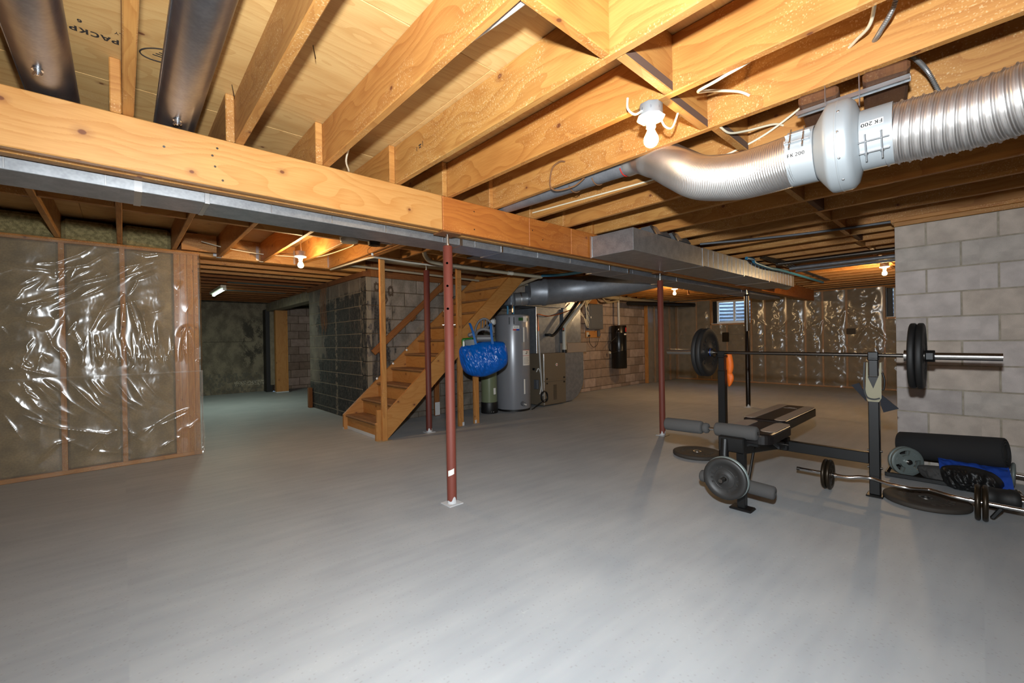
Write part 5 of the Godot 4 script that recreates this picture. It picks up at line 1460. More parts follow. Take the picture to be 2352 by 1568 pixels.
	t = thing("panel_board", "wooden backing board above the electrical panel", "board", Vector3(7.6, 1.95, -5.78))
	board(t, "board", Vector3(7.40, 1.93, -5.797), Vector3(7.88, 2.08, -5.78), M.stair[1], 0.002)
	t = thing("wire_bundle", "tangle of pale electric cables running into the grey panel", "cables", Vector3(7.4, 1.4, -5.7))
	for i in 14:
		var x0 := 7.36 + 0.045 * (i % 10)
		var y1 := 1.86 - 0.034 * i
		add(t, "cable", tube(through([Vector3(x0, 2.13, -5.70 + 0.01 * (i % 3)), Vector3(7.33 + 0.012 * (i % 5), 1.98 - 0.012 * i, -5.69), Vector3(7.36 + 0.01 * (i % 4), y1 + 0.05, -5.68 + 0.008 * (i % 4)), Vector3(7.47, y1, -5.72)]), 0.007, 6), M.cable)
	for i in 5:
		add(t, "cable", tube(through([Vector3(7.02, 1.72 + 0.02 * i, -5.68), Vector3(7.20, 1.63 + 0.01 * i, -5.67), Vector3(7.34, 1.55 - 0.03 * i, -5.68), Vector3(7.47, 1.48 - 0.02 * i, -5.72)]), 0.007, 6), M.cable)
	add(t, "hanging_wire", tube(through([Vector3(7.53, 1.20, -5.75), Vector3(7.53, 1.08, -5.75), Vector3(7.66, 0.97, -5.75), Vector3(7.80, 1.02, -5.75), Vector3(7.88, 1.19, -5.75)]), 0.005, 6), M.black)
	t = thing("central_vacuum", "black cylindrical central vacuum hung on the block wall", "vacuum", Vector3(8.45, 0.47, -5.6))
	c = Vector3(8.45, 0, -5.615)
	add(t, "canister", lathe([[0.0, 0.47], [0.165, 0.47], [0.172, 0.48], [0.172, 0.855], [0.174, 0.86], [0.174, 0.875], [0.172, 0.88], [0.172, 1.27], [0.175, 1.275], [0.175, 1.29], [0.172, 1.295], [0.172, 1.44], [0.160, 1.452], [0.0, 1.455]], 40, Vector3.UP, c), M.black_gloss)
	add(t, "intake_pipe", tube([Vector3(8.46, 1.45, -5.615), Vector3(8.46, 2.04, -5.62)], 0.028, 14), M.pvc_grey)
	wrap_label(t, "logo", c, 0.172, 0.75, 1.15, 1.30, 1.40, M.red_ink)
	wrap_label(t, "lettering", c, 0.172, 0.50, 1.05, 1.23, 1.26, M.white)
	wrap_label(t, "button", c, 0.172, -0.36, -0.22, 1.345, 1.375, M.white)
	board(t, "motor_box", Vector3(8.24, 1.06, -5.62), Vector3(8.29, 1.20, -5.54), M.black)
	add(t, "power_cord", tube(through([Vector3(8.27, 1.38, -5.50), Vector3(8.22, 1.30, -5.52), Vector3(8.22, 1.18, -5.55), Vector3(8.08, 1.05, -5.60), Vector3(8.05, 0.92, -5.60), Vector3(8.15, 0.84, -5.58), Vector3(8.27, 0.86, -5.55)]), 0.008, 7), M.black)
	add(t, "valve", lathe([[0.0, 0.03], [0.03, 0.026], [0.034, 0.0]], 14, Vector3.BACK, Vector3(8.22, 0.83, -5.72)), M.pvc)
	# blue bag hung on the stair prop, with what is in it
	c = Vector3(3.62, 0.895, -4.58)
	t = thing("blue_bag", "big blue woven plastic carrier bag hung on the stair prop", "bag", c)
	add(t, "bag", pillow([Vector2(-0.335, 0.155), Vector2(-0.05, 0.235), Vector2(0.20, 0.245), Vector2(0.32, 0.20), Vector2(0.335, -0.06), Vector2(0.13, -0.20), Vector2(-0.06, -0.235), Vector2(-0.255, -0.15)], CR, Vector3.UP, c, 0.14, 0.040, 51, 26, 110), M.blue_bag)
	for q in [[-0.075, -0.115, -0.17], [0.15, 0.13, 0.12]]:
		add(t, "handle", ribbon(through([c + CR * q[0] + Vector3(0, 0.21, 0) - CF * 0.10, c + CR * q[1] + Vector3(0, 0.37, 0) - CF * 0.05, c + CR * q[2] + Vector3(0, 0.50, 0) + CF * 0.05, c + CR * (q[2] - 0.02) + Vector3(0, 0.46, 0) + CF * 0.12]), CR * 0.016), M.strap_blue)
	add(t, "handle", ribbon(through([c + CR * -0.16 + Vector3(0, 0.20, 0) + CF * 0.06, c + CR * -0.205 + Vector3(0, 0.33, 0) + CF * 0.08, c + CR * -0.20 + Vector3(0, 0.42, 0) + CF * 0.1]), CR * 0.012), M.strap_blue)
	t = thing("booster_seat", "grey plastic booster seat with slotted back sticking out of the blue bag", "booster seat", c + Vector3(0.05, 0.3, 0))
	var o: Vector3 = c + CR * 0.03 + CF * 0.03 + Vector3(0, 0.30, 0)
	var arch := []
	var arch2 := []
	for i in 17:
		var a := PI * i / 16.0
		arch.append(o + CR * (-0.125 * cos(a)) + Vector3(0, 0.06 + 0.20 * sin(a), 0) + CF * 0.03 * sin(a))
		arch2.append(o + CR * (-0.115 * cos(a)) + Vector3(0, 0.03 + 0.085 * sin(a), 0) - CF * 0.06 * sin(a))
	add(t, "outer_arch", tube(arch, 0.015, 10), M.grey_plastic)
	add(t, "inner_arch", tube(arch2, 0.020, 10), M.grey_plastic)
	for q in [-0.055, 0.0, 0.055]: add(t, "slat", tube([o + CR * q * 0.8 + Vector3(0, 0.11, 0) - CF * 0.05, o + CR * q * 0.7 + Vector3(0, 0.24, 0) + CF * 0.02], 0.011, 8), M.grey_plastic)
	add(t, "seat_pan", boxm(Vector3(0.25, 0.09, 0.16), 0.03), M.grey_plastic, Transform3D(Basis(CR, Vector3.UP, -CF), o + Vector3(0, -0.01, 0) + CF * 0.03))
	add(t, "seat_wing", boxm(Vector3(0.12, 0.06, 0.05), 0.02), M.grey_plastic, Transform3D(Basis(CR.rotated(-CF, 0.4), Vector3.UP.rotated(-CF, 0.4), -CF), o + CR * -0.17 + Vector3(0, 0.05, 0)))
	t = thing("green_pack", "green and black plastic pack poking out of the blue bag", "package", c + Vector3(-0.1, 0.2, 0))
	add(t, "pack", boxm(Vector3(0.17, 0.15, 0.10), 0.02), M.green_pack, Transform3D(Basis(CR.rotated(-CF, 0.08), Vector3.UP.rotated(-CF, 0.08), -CF), c + CR * -0.19 + Vector3(0, 0.225, 0) - CF * 0.0))
	add(t, "pack_panel", boxm(Vector3(0.14, 0.11, 0.02), 0.008), M.dark_green, Transform3D(Basis(CR.rotated(-CF, 0.08), Vector3.UP.rotated(-CF, 0.08), -CF), c + CR * -0.16 + Vector3(0, 0.225, 0) - CF * 0.047))
	add(t, "pack_label", boxm(Vector3(0.025, 0.09, 0.02), 0.004), M.white, Transform3D(Basis(CR, Vector3.UP, -CF), c + CR * -0.245 + Vector3(0, 0.21, 0) - CF * 0.046))

# ------------------------------------------------------------------ pipes and cables under the floor
func cable(label: String, pts: Array, r := 0.005, m: Material = null, called := "cable") -> Node3D:
	var t := thing(called, label, "cable" if called == "cable" else "pipe", pts[0])
	add(t, "run", tube(through(pts), r, 8), m if m else M.cable)
	return t

func armoured(label: String, pts: Array) -> void:
	var t := thing("armoured_cable", label, "cable", pts[0])
	add(t, "sheath", flex(pts, 0.0085, 0.008, 0.0025, 0, 0.0), M.armour)

func build_pipes_and_cables() -> void:
	cable("white cable stapled along the joist below the vent pipe", [Vector3(2.505, 2.20, -2.66), Vector3(2.507, 2.195, -2.45), Vector3(2.507, 2.178, -2.0), Vector3(2.507, 2.158, -1.45), Vector3(2.508, 2.16, -1.2)], 0.0055)
	cable("white flat cable sagging under the joist above the bulb", [Vector3(1.75, 2.36, -0.40), Vector3(1.73, 2.19, -0.52), Vector3(1.715, 2.145, -0.66), Vector3(1.78, 2.17, -0.78), Vector3(1.93, 2.23, -0.78), Vector3(2.05, 2.245, -0.72), Vector3(2.086, 2.225, -0.685)], 0.006)
	var t := cable("white cable loop at the octagonal bulb box", [Vector3(1.735, 2.12, -0.93), Vector3(1.78, 2.085, -0.93), Vector3(1.83, 2.09, -0.92), Vector3(1.85, 2.16, -0.90), Vector3(1.85, 2.20, -0.89)], 0.005)
	add(t, "run", tube(through([Vector3(1.645, 2.115, -0.96), Vector3(1.62, 2.10, -0.98), Vector3(1.60, 2.125, -1.0), Vector3(1.60, 2.17, -1.0)]), 0.005, 8), M.cable)
	cable("upper white cable curling through the joist behind the flexible duct", [Vector3(2.13, 2.155, -0.83), Vector3(2.22, 2.15, -0.82), Vector3(2.34, 2.185, -0.78), Vector3(2.46, 2.225, -0.70), Vector3(2.512, 2.225, -0.67)], 0.0055)
	cable("lower white cable crossing behind the flexible duct", [Vector3(2.505, 2.155, -1.15), Vector3(2.505, 2.165, -0.95), Vector3(2.505, 2.20, -0.77), Vector3(2.47, 2.245, -0.62), Vector3(2.42, 2.27, -0.53)], 0.0055)
	cable("pale cable hanging from the joists at top right", [Vector3(1.76, 2.33, -0.20), Vector3(1.84, 2.26, -0.22), Vector3(1.95, 2.235, -0.25), Vector3(2.04, 2.25, -0.30), Vector3(2.089, 2.258, -0.33)], 0.006)
	armoured("grey armoured cable dropping between joists at top right", [Vector3(1.80, 2.37, -0.15), Vector3(1.92, 2.26, -0.18), Vector3(2.02, 2.235, -0.23), Vector3(2.089, 2.245, -0.255)])
	armoured("grey armoured cable looping from the dark board to the fan duct", [Vector3(2.16, 2.22, -0.20), Vector3(2.26, 2.205, -0.16), Vector3(2.36, 2.18, -0.13), Vector3(2.40, 2.10, -0.10), Vector3(2.36, 2.03, -0.08), Vector3(2.20, 1.95, -0.08)])
	cable("white wire dangling under the joists over the beam", [Vector3(0.90, 2.22, -2.20), Vector3(0.93, 2.17, -2.36), Vector3(0.98, 2.155, -2.455), Vector3(1.0, 2.16, -2.5)], 0.005)
	cable("white strip light cable between two joists at the top edge", [Vector3(0.90, 2.20, -1.25), Vector3(0.905, 2.175, -1.0), Vector3(0.91, 2.165, -0.7)], 0.011, M.white)
	cable("thin cable threaded through the joists left of the rear bulb", [Vector3(0.62, 2.235, -5.45), Vector3(0.85, 2.225, -5.60), Vector3(1.15, 2.22, -5.70), Vector3(1.45, 2.215, -5.65), Vector3(1.75, 2.20, -5.4), Vector3(1.95, 2.26, -4.9), Vector3(1.80, 2.20, -4.4)], 0.006)
	t = cable("twin wire feeding the bulb left of the stairs", [Vector3(1.43, 2.15, -4.90), Vector3(1.42, 2.22, -4.88), Vector3(1.44, 2.30, -4.86)], 0.006)
	# water and waste pipes over the stairs
	cable("thin cream pipe along the trimmer, turning over the stairs", [Vector3(2.06, 2.135, -5.82), Vector3(2.08, 2.125, -5.0), Vector3(2.10, 2.118, -4.66), Vector3(2.18, 2.115, -4.60), Vector3(2.6, 2.11, -4.63), Vector3(3.4, 2.115, -4.63), Vector3(4.2, 2.118, -4.62)], 0.012, M.pvc, "water_pipe")
	t = thing("waste_pipe", "thick cream waste pipe running under the joists to the blue pipe", "pipe", Vector3(3.5, 2.05, -4.4))
	add(t, "pipe", tube(through([Vector3(2.50, 2.20, -4.18), Vector3(2.56, 2.12, -4.24), Vector3(2.72, 2.085, -4.32), Vector3(3.2, 2.08, -4.34), Vector3(4.0, 2.065, -4.30), Vector3(4.46, 2.055, -4.24)]), 0.026, 14), M.pvc_old)
	for x in [3.85, 4.40]: add(t, "coupling", tube([Vector3(x, 2.063, -4.28), Vector3(x + 0.07, 2.061, -4.27)], 0.031, 14), M.pvc)
	add(t, "branch", tube(through([Vector3(4.42, 2.05, -4.28), Vector3(4.52, 2.03, -4.6), Vector3(4.62, 2.0, -5.0), Vector3(4.7, 1.98, -5.3)]), 0.024, 12), M.pvc_old)
	add(t, "vent", tube(through([Vector3(4.48, 2.03, -4.85), Vector3(4.9, 2.035, -4.8), Vector3(5.2, 2.06, -4.7)]), 0.022, 12), M.pvc_old)
	add(t, "low_tray", boxm(Vector3(1.05, 0.02, 0.16), 0.008), M.galv_dull, at(3.55, 2.135, -4.02))
	cable("light blue water pipe rising from the waste pipe to the trunk duct", [Vector3(4.44, 2.07, -4.22), Vector3(4.55, 2.06, -4.0), Vector3(4.60, 2.06, -3.72), Vector3(4.62, 2.07, -3.3)], 0.020, M.blue_pipe, "water_pipe")
	t = thing("pipe_bundle", "dusty brown pipes crossing above the block wall behind the stairs", "pipes", Vector3(3.2, 2.1, -5.4))
	for q in [[2.33, -5.45, 0.018], [2.28, -5.55, 0.022], [2.18, -5.62, 0.016], [2.24, -5.30, 0.02]]:
		add(t, "pipe", tube([Vector3(2.2, q[0], q[1]), Vector3(4.6, q[0] - 0.03, q[1])], q[2], 10), M.pvc_old)
	t = thing("floor_drain_pipe", "cream drain pipe with fittings beside the vacuum under the ceiling", "pipe", Vector3(8.0, 2.0, -5.3))
	add(t, "pipe", tube([Vector3(6.9, 2.10, -5.55), Vector3(8.2, 2.08, -5.6), Vector3(10.5, 2.06, -5.6)], 0.045, 14), M.pvc_old)
	for x in [8.05, 8.42, 8.80]: add(t, "coupling", tube([Vector3(x, 2.082, -5.6), Vector3(x + 0.10, 2.08, -5.6)], 0.054, 14), M.pvc_old)
	add(t, "branch", tube(through([Vector3(8.46, 2.03, -5.62), Vector3(8.2, 1.98, -5.62), Vector3(8.0, 1.97, -5.62), Vector3(7.85, 2.05, -5.62)]), 0.022, 10), M.pvc_old)
	t = thing("black_drain_pipe", "thick black drain pipe under the joists along the back wall", "pipe", Vector3(9.5, 2.0, -5.45))
	add(t, "pipe", tube([Vector3(8.60, 1.96, -5.45), Vector3(11.4, 2.02, -5.2)], 0.05, 16), M.black)
	# cables and conduit on the right
	cable("blue hose along the right-hand duct under the joists", [Vector3(5.80, 2.13, -1.97), Vector3(6.0, 2.135, -1.96), Vector3(6.08, 2.10, -1.96), Vector3(6.55, 2.075, -1.93), Vector3(7.1, 2.095, -1.93), Vector3(8.5, 2.115, -1.95), Vector3(9.6, 2.125, -1.96)], 0.020, M.blue_pipe, "water_pipe")
	cable("dark conduit under the joists above the square duct end", [Vector3(4.55, 2.138, -2.0), Vector3(4.90, 2.138, -1.2), Vector3(5.05, 2.138, -0.4), Vector3(5.16, 2.138, 0.4)], 0.012, M.panel_grey, "conduit_pipe")
	t = thing("cable_bundle", "bundle of dark cables strapped to the joists beyond the duct", "cables", Vector3(7.0, 2.12, -1.8))
	for i in 4: add(t, "cable", tube(through([Vector3(5.95, 2.14, -1.86 + 0.02 * i), Vector3(6.6, 2.12 + 0.006 * i, -1.83 + 0.03 * i), Vector3(7.6, 2.135, -1.85 + 0.02 * i), Vector3(9.4, 2.14, -1.88 + 0.02 * i)]), 0.008, 6), M.dark_steel)
	t = thing("steel_tube_rail", "long shiny pipe under the joists above the far right bulb", "pipe", Vector3(7.5, 2.1, -1.0))
	for q in [[6.55, 2.118], [7.15, 2.12], [7.45, 2.12]]: add(t, "pipe", tube([Vector3(q[0], q[1], -1.85), Vector3(q[0], q[1], 1.5)], 0.028, 12), M.dark_steel if q[0] < 7.0 else M.galv_dull)
	t = thing("fibre_tuft", "tuft of brown dried fibre hanging beside the far bulb", "bundle", Vector3(8.32, 2.0, -3.92))
	for i in 6: add(t, "strand", tube([Vector3(8.32, 2.152, -3.92), Vector3(8.29 + 0.015 * i, 1.99 + 0.01 * (i % 3), -3.90)], 0.004, 5), M.rope)
	t = thing("cord_bunch", "bunch of ochre cords hanging down the black tarred wall", "cords", Vector3(2.5, 1.4, -6.9))
	for i in 9:
		add(t, "cord", tube(through([Vector3(2.515, 2.10, -7.30 - 0.034 * i), Vector3(2.500 - 0.006 * (i % 3), 1.85, -7.33 - 0.030 * i), Vector3(2.512, 1.45 - 0.05 * (i % 4), -7.30 - 0.036 * i)]), 0.0032, 5), M.rope)
	# print on the plywood between the first joists, upside down seen from the room, and nails through it
	t = thing("plywood_stamp", "black mill stamp printed on the plywood between the branch ducts", "print", Vector3(-0.08, SUB, -2.31))
	var bs := Basis(Vector3(-1, 0, 0), Vector3(0, 0, -1), Vector3(0, -1, 0))
	text_part(t, "lettering", "PACKPLY", 0.034, Transform3D(bs, Vector3(-0.090, SUB - 0.0008, -2.343)), M.ink)
	text_part(t, "lettering", "PLY", 0.017, Transform3D(bs, Vector3(0.012, SUB - 0.0008, -2.277)), M.ink, "Droid Sans", false)
	text_part(t, "lettering", "6", 0.020, Transform3D(bs, Vector3(-0.104, SUB - 0.0008, -2.28)), M.ink)
	t = thing("grade_mark", "dark oval grade mark printed on the plywood by the second duct", "print", Vector3(0.13, SUB, -2.32))
	var ov := []
	for i in 41: ov.append(Vector3(0.155 + 0.085 * cos(TAU * i / 40.0), SUB - 0.0006, -2.325 + 0.055 * sin(TAU * i / 40.0) + 0.03 * cos(TAU * i / 40.0)))
	add(t, "ring", tube(ov, 0.0028, 5), M.ink)
	for i in 4: add(t, "print_line", boxm(Vector3(0.05 - 0.008 * i, 0.0008, 0.006), 0.0), M.ink, at(0.135 + 0.006 * i, SUB - 0.0005, -2.345 + 0.016 * i))
	for q in [[0.47, -2.30], [0.53, -2.15], [0.40, -2.38], [0.60, -1.85], [0.50, -1.99]]:
		var nl := thing("nail_point", "bent nail point sticking down through the plywood beside the second joist", "nail", Vector3(q[0], SUB, q[1]), "nail points through the plywood")
		add(nl, "nail", tube([Vector3(q[0], SUB, q[1]), Vector3(q[0] + 0.008, SUB - 0.055, q[1] + 0.006)], 0.0016, 6), M.dark_steel)
	t = thing("joist_stamp", "small dark stamp printed on the side of the fourth joist", "print", Vector3(1.284, 2.28, -2.16))
	add(t, "bar", boxm(Vector3(0.0008, 0.024, 0.004), 0.0), M.ink, at(1.2836, 2.275, -2.205))
	for i in 2: add(t, "row", boxm(Vector3(0.0008, 0.008, 0.026 - 0.008 * i), 0.0), M.ink, at(1.2836, 2.286 - 0.013 * i, -2.168))
	add(t, "bar", boxm(Vector3(0.0008, 0.028, 0.004), 0.0), M.ink, at(1.2836, 2.285, -2.138))

# ------------------------------------------------------------------ weight bench
# bumper or iron plate about an axis: rim, dished face, hub and bore
func plate(called: String, label: String, c: Vector3, ax: Vector3, r: float, th: float, bore: float, m: Material, rim: Material, group := "") -> Node3D:
	var t := thing(called, label, "weight plate", c, group)
	var h := th * 0.5
	add(t, "disc", lathe([[bore, -h + 0.004], [bore + 0.022, -h + 0.002], [bore + 0.026, -h + 0.005], [r * 0.70, -h + 0.005], [r * 0.73, -h], [r - 0.012, -h], [r - 0.003, -h + 0.004], [r, -h + 0.010], [r, h - 0.010], [r - 0.003, h - 0.004], [r - 0.012, h], [r * 0.73, h], [r * 0.70, h - 0.005], [bore + 0.026, h - 0.005], [bore + 0.022, h - 0.002], [bore, h - 0.004]], 64, ax, c), m)
	add(t, "hub", lathe([[bore + 0.0005, -h - 0.001], [bore + 0.012, -h - 0.001], [bore + 0.013, -h + 0.004], [bore + 0.013, h - 0.004], [bore + 0.012, h + 0.001], [bore + 0.0005, h + 0.001], [bore + 0.0005, -h - 0.001]], 32, ax, c), rim)
	for s in [-1.0, 1.0]:
		add(t, "ring_mark", lathe([[r * 0.46, s * (h - 0.0052)], [r * 0.46 + 0.002, s * (h - 0.0038)], [r * 0.46 + 0.004, s * (h - 0.0052)]], 56, ax, c), m)
	# raised lettering marks round the face
	var side := ax.cross(Vector3(0.31, 0.2, 0.9)).normalized()
	var up2 := ax.cross(side)
	for i in 18:
		if i % 9 > 5: continue
		var a := TAU * i / 18.0
		var d := side * cos(a) + up2 * sin(a)
		add(t, "raised_letter", boxm(Vector3(0.020, 0.030, th - 0.004), 0.002) if r > 0.15 else boxm(Vector3(0.010, 0.014, th - 0.005), 0.001), m, Transform3D(Basis(ax.cross(d).normalized(), d, ax), c + d * r * 0.58))
	return t

func roller(parent: Node3D, a: Vector3, b: Vector3, r: float) -> void:
	var d := (b - a).normalized()
	var L := a.distance_to(b)
	add(parent, "foam_roller", lathe([[0.012, 0.0], [r - 0.012, 0.0], [r - 0.003, 0.006], [r, 0.016], [r * 1.02, L * 0.5], [r, L - 0.016], [r - 0.003, L - 0.006], [r - 0.012, L], [0.012, L]], 30, d, a), M.foam)

func round_rect(x0: float, x1: float, z0: float, z1: float, r: float) -> PackedVector2Array:
	var out := PackedVector2Array()
	for q in [[x1 - r, z1 - r, 0.0], [x0 + r, z1 - r, 0.5], [x0 + r, z0 + r, 1.0], [x1 - r, z0 + r, 1.5]]:
		for i in 7:
			var a: float = PI * (q[2] + 0.5 * i / 6.0)
			out.append(Vector2(q[0] + r * cos(a), q[1] + r * sin(a)))
	return out

func pad(parent: Node3D, called: String, x0: float, x1: float, z0: float, z1: float, y: float, th: float, r: float) -> MeshInstance3D:
	var b := MB.new()
	var base := round_rect(x0, x1, z0, z1, r)
	# rounded upper edge in three steps
	var prev := base
	var py := y - th
	var steps := [[0.0, y - 0.014], [0.004, y - 0.006], [0.014, y]]
	var rings := [[base, y - th]]
	for s in steps:
		rings.append([round_rect(x0 + s[0], x1 - s[0], z0 + s[0], z1 - s[0], r - s[0] * 0.5), s[1]])
	var c := Vector3((x0 + x1) * 0.5, y, (z0 + z1) * 0.5)
	for k in rings.size() - 1:
		for i in base.size():
			var j := (i + 1) % base.size()
			var p0 := Vector3(rings[k][0][i].x, rings[k][1], rings[k][0][i].y)
			var p1 := Vector3(rings[k][0][j].x, rings[k][1], rings[k][0][j].y)
			var q0 := Vector3(rings[k + 1][0][i].x, rings[k + 1][1], rings[k + 1][0][i].y)
			var q1 := Vector3(rings[k + 1][0][j].x, rings[k + 1][1], rings[k + 1][0][j].y)
			b.flat(p0, p1, q1, q0, (p0 + p1) * 0.5 - c + Vector3(0, 0.06 * k, 0))
	for e in [[rings[0], Vector3.DOWN], [rings[-1], Vector3.UP]]:
		var cc := Vector3(c.x, e[0][1], c.z)
		for i in base.size():
			var j := (i + 1) % base.size()
			b.tri(cc, Vector3(e[0][0][i].x, e[0][1], e[0][0][i].y), Vector3(e[0][0][j].x, e[0][1], e[0][0][j].y), e[1], e[1], e[1])
	return add(parent, called, b.mesh(), M.vinyl_black)

func build_bench() -> void:
	var t := thing("weight_bench", "black weight bench with padded seat, leg rollers and tall uprights", "weight bench", Vector3(3.5, 0, -1.08))
	for q in [[-0.515, 0], [-1.555, 1]]:
		var z: float = q[0]
		var u := board(t, "upright", Vector3(3.92, 0.012, z - 0.030), Vector3(3.98, 0.85, z + 0.030), M.frame_black, 0.004)
		add(u, "inner_post", boxm(Vector3(0.050, 0.13, 0.050), 0.003), M.frame_black, at(3.95, 0.915, z))
		add(u, "bar_hook", boxm(Vector3(0.085, 0.022, 0.062), 0.006), M.frame_black, at(3.958, 0.974, z))
		add(u, "hook_lip", boxm(Vector3(0.014, 0.050, 0.060), 0.005), M.frame_black, at(3.925, 1.0, z))
		add(u, "foot_plate", boxm(Vector3(0.125, 0.012, 0.095), 0.005), M.frame_black, at(3.95, 0.006, z))
		add(u, "sleeve_edge", boxm(Vector3(0.062, 0.004, 0.062), 0.001), M.dark_steel, at(3.95, 0.852, z))
		for y in [0.20, 0.32]:
			add(u, "bolt", tube([Vector3(3.95, y, z - 0.042), Vector3(3.95, y, z + 0.042)], 0.008, 6), M.dark_steel)
	board(t, "crossbar", Vector3(3.925, 0.225, -1.525), Vector3(3.975, 0.305, -0.545), M.frame_black, 0.004)
	var sp := Vector3(-0.94, 0.13, 0).normalized()
	add(t, "spine", boxm(Vector3(0.90, 0.055, 0.05), 0.004), M.frame_black, Transform3D(Basis(sp, Vector3(-sp.y, sp.x, 0) * -1.0, Vector3(0, 0, -1) * -1.0).orthonormalized(), Vector3(3.49, 0.335, -1.08)))
	add(t, "spine_bracket", boxm(Vector3(0.08, 0.10, 0.08), 0.004), M.frame_black, at(3.92, 0.285, -1.08))
	for y in [0.285]: add(t, "bolt", tube([Vector3(3.88, y, -1.13), Vector3(3.88, y, -1.03)], 0.010, 8), M.dark_steel)
	board(t, "front_leg", Vector3(3.010, 0.014, -1.105), Vector3(3.060, 0.46, -1.055), M.frame_black, 0.004)
	add(t, "leg_foot", boxm(Vector3(0.10, 0.018, 0.14), 0.008), M.frame_black, at(3.035, 0.007, -1.08))
	add(t, "brace", tube([Vector3(3.06, 0.12, -1.06), Vector3(3.22, 0.40, -1.06)], 0.009, 8), M.frame_black)
	add(t, "strut", boxm(Vector3(0.30, 0.022, 0.006), 0.001), M.panel_grey, Transform3D(Basis(Vector3.BACK, -0.42), Vector3(3.50, 0.37, -1.03)))
	add(t, "seat_hinge", boxm(Vector3(0.10, 0.06, 0.10), 0.004), M.frame_black, at(3.60, 0.41, -1.08))
	board(t, "pad_frame", Vector3(3.10, 0.412, -1.16), Vector3(3.55, 0.438, -1.0), M.frame_black, 0.003)
	board(t, "pad_frame", Vector3(3.66, 0.418, -1.16), Vector3(4.40, 0.443, -1.06), M.frame_black, 0.003)
	var seat := pad(t, "seat", 3.075, 3.585, -1.245, -0.920, 0.505, 0.066, 0.07)
	for z in [[-1.236, -1.140], [-1.025, -0.929]]:
		add(seat, "side_panel", prism(round_rect(3.19, 3.572, z[0], z[1], 0.045), Vector3.RIGHT, Vector3(0, 0, 1), Vector3(0, 0.5045, 0), -0.003), M.vinyl_tan, Transform3D.IDENTITY, "tan side panel of the seat")
	for z in [-1.12, -1.04]: add(seat, "button", lathe([[0.0, 0.012], [0.010, 0.009], [0.013, 0.0]], 10, Vector3.UP, Vector3(3.11, 0.504, z - 0.03)), M.black)
	var back := pad(t, "backrest", 3.605, 4.50, -1.275, -0.975, 0.516, 0.072, 0.045)
	for z in [[-1.266, -1.190], [-1.060, -0.984]]:
		add(back, "side_panel", prism(round_rect(3.615, 4.49, z[0], z[1], 0.032), Vector3.RIGHT, Vector3(0, 0, 1), Vector3(0, 0.5155, 0), -0.003), M.vinyl_tan, Transform3D.IDENTITY, "tan side panel of the backrest")
	for q in [[4.30, 0.10], [4.335, 0.05]]: add(back, "stitched_logo", boxm(Vector3(0.010, 0.0015, q[1]), 0.0), M.vinyl_tan, at(q[0], 0.5170, -1.125))
	# leg developer
	add(t, "lever_tube", tube([Vector3(3.0, 0.46, -1.17), Vector3(2.985, 0.36, -1.17), Vector3(2.965, 0.18, -1.15)], 0.026, 18), M.frame_black)
	add(t, "lever_bracket", boxm(Vector3(0.05, 0.10, 0.16), 0.006), M.frame_black, at(3.01, 0.43, -1.13))
	add(t, "roller_bar", tube([Vector3(3.055, 0.510, -0.985), Vector3(3.055, 0.497, -1.62)], 0.011, 10), M.steel)
	roller(t, Vector3(3.055, 0.508, -1.255), Vector3(3.055, 0.512, -0.985), 0.046)
	roller(t, Vector3(3.055, 0.496, -1.625), Vector3(3.055, 0.503, -1.345), 0.046)
	roller(t, Vector3(3.055, 0.503, -1.343), Vector3(3.055, 0.504, -1.30), 0.036)
	add(t, "lower_bar", tube([Vector3(2.965, 0.185, -1.30), Vector3(2.985, 0.170, -0.88)], 0.011, 10), M.steel)
	roller(t, Vector3(2.965, 0.188, -1.325), Vector3(2.970, 0.184, -1.20), 0.040)
	roller(t, Vector3(2.980, 0.180, -1.055), Vector3(2.995, 0.166, -0.870), 0.042)
	add(t, "plate_peg", tube([Vector3(2.735, 0.252, -1.10), Vector3(2.96, 0.245, -1.11)], 0.0125, 14), M.dark_steel)
	plate("iron_plate", "black iron plate outermost on the bench's leg lever", Vector3(2.812, 0.249, -1.102), Vector3(-1, 0, 0.03).normalized(), 0.132, 0.026, 0.014, M.iron, M.iron, "plates on the leg lever")
	plate("iron_plate", "grey-rimmed iron plate behind the black one on the leg lever", Vector3(2.842, 0.248, -1.104), Vector3(-1, 0, 0.03).normalized(), 0.136, 0.026, 0.014, M.iron_grey, M.iron, "plates on the leg lever")
	# barbell
	var y0 := 1.0125
	var A := Vector3(3.985, y0, -2.085)
	var B := Vector3(3.985, y0 - 0.018, 0.092)
	var d := (B - A).normalized()
	var bar := thing("barbell", "long steel barbell resting across the bench uprights", "barbell", Vector3(3.985, 1.0, -1.0))
	var at_z := func(z: float) -> Vector3: return A + (B - A) * ((z + 2.085) / 2.177)
	add(bar, "shaft", tube([at_z.call(-1.66), at_z.call(-0.34)], 0.0138, 20), M.dark_steel)
	for q in [[-2.085, -1.64], [-0.345, 0.092]]:
		var s := add(bar, "sleeve", tube([at_z.call(q[0]), at_z.call(q[1])], 0.0245, 28), M.steel)
		var zc: float = -1.648 if q[0] < -1.0 else -0.345
		add(s, "collar", tube([at_z.call(zc - 0.012), at_z.call(zc + 0.012)], 0.039, 28), M.steel)
		add(s, "collar_band", tube([at_z.call(zc - 0.017 if q[0] < -1.0 else zc + 0.012), at_z.call(zc - 0.012 if q[0] < -1.0 else zc + 0.017)], 0.038, 28), M.blue_cloth)
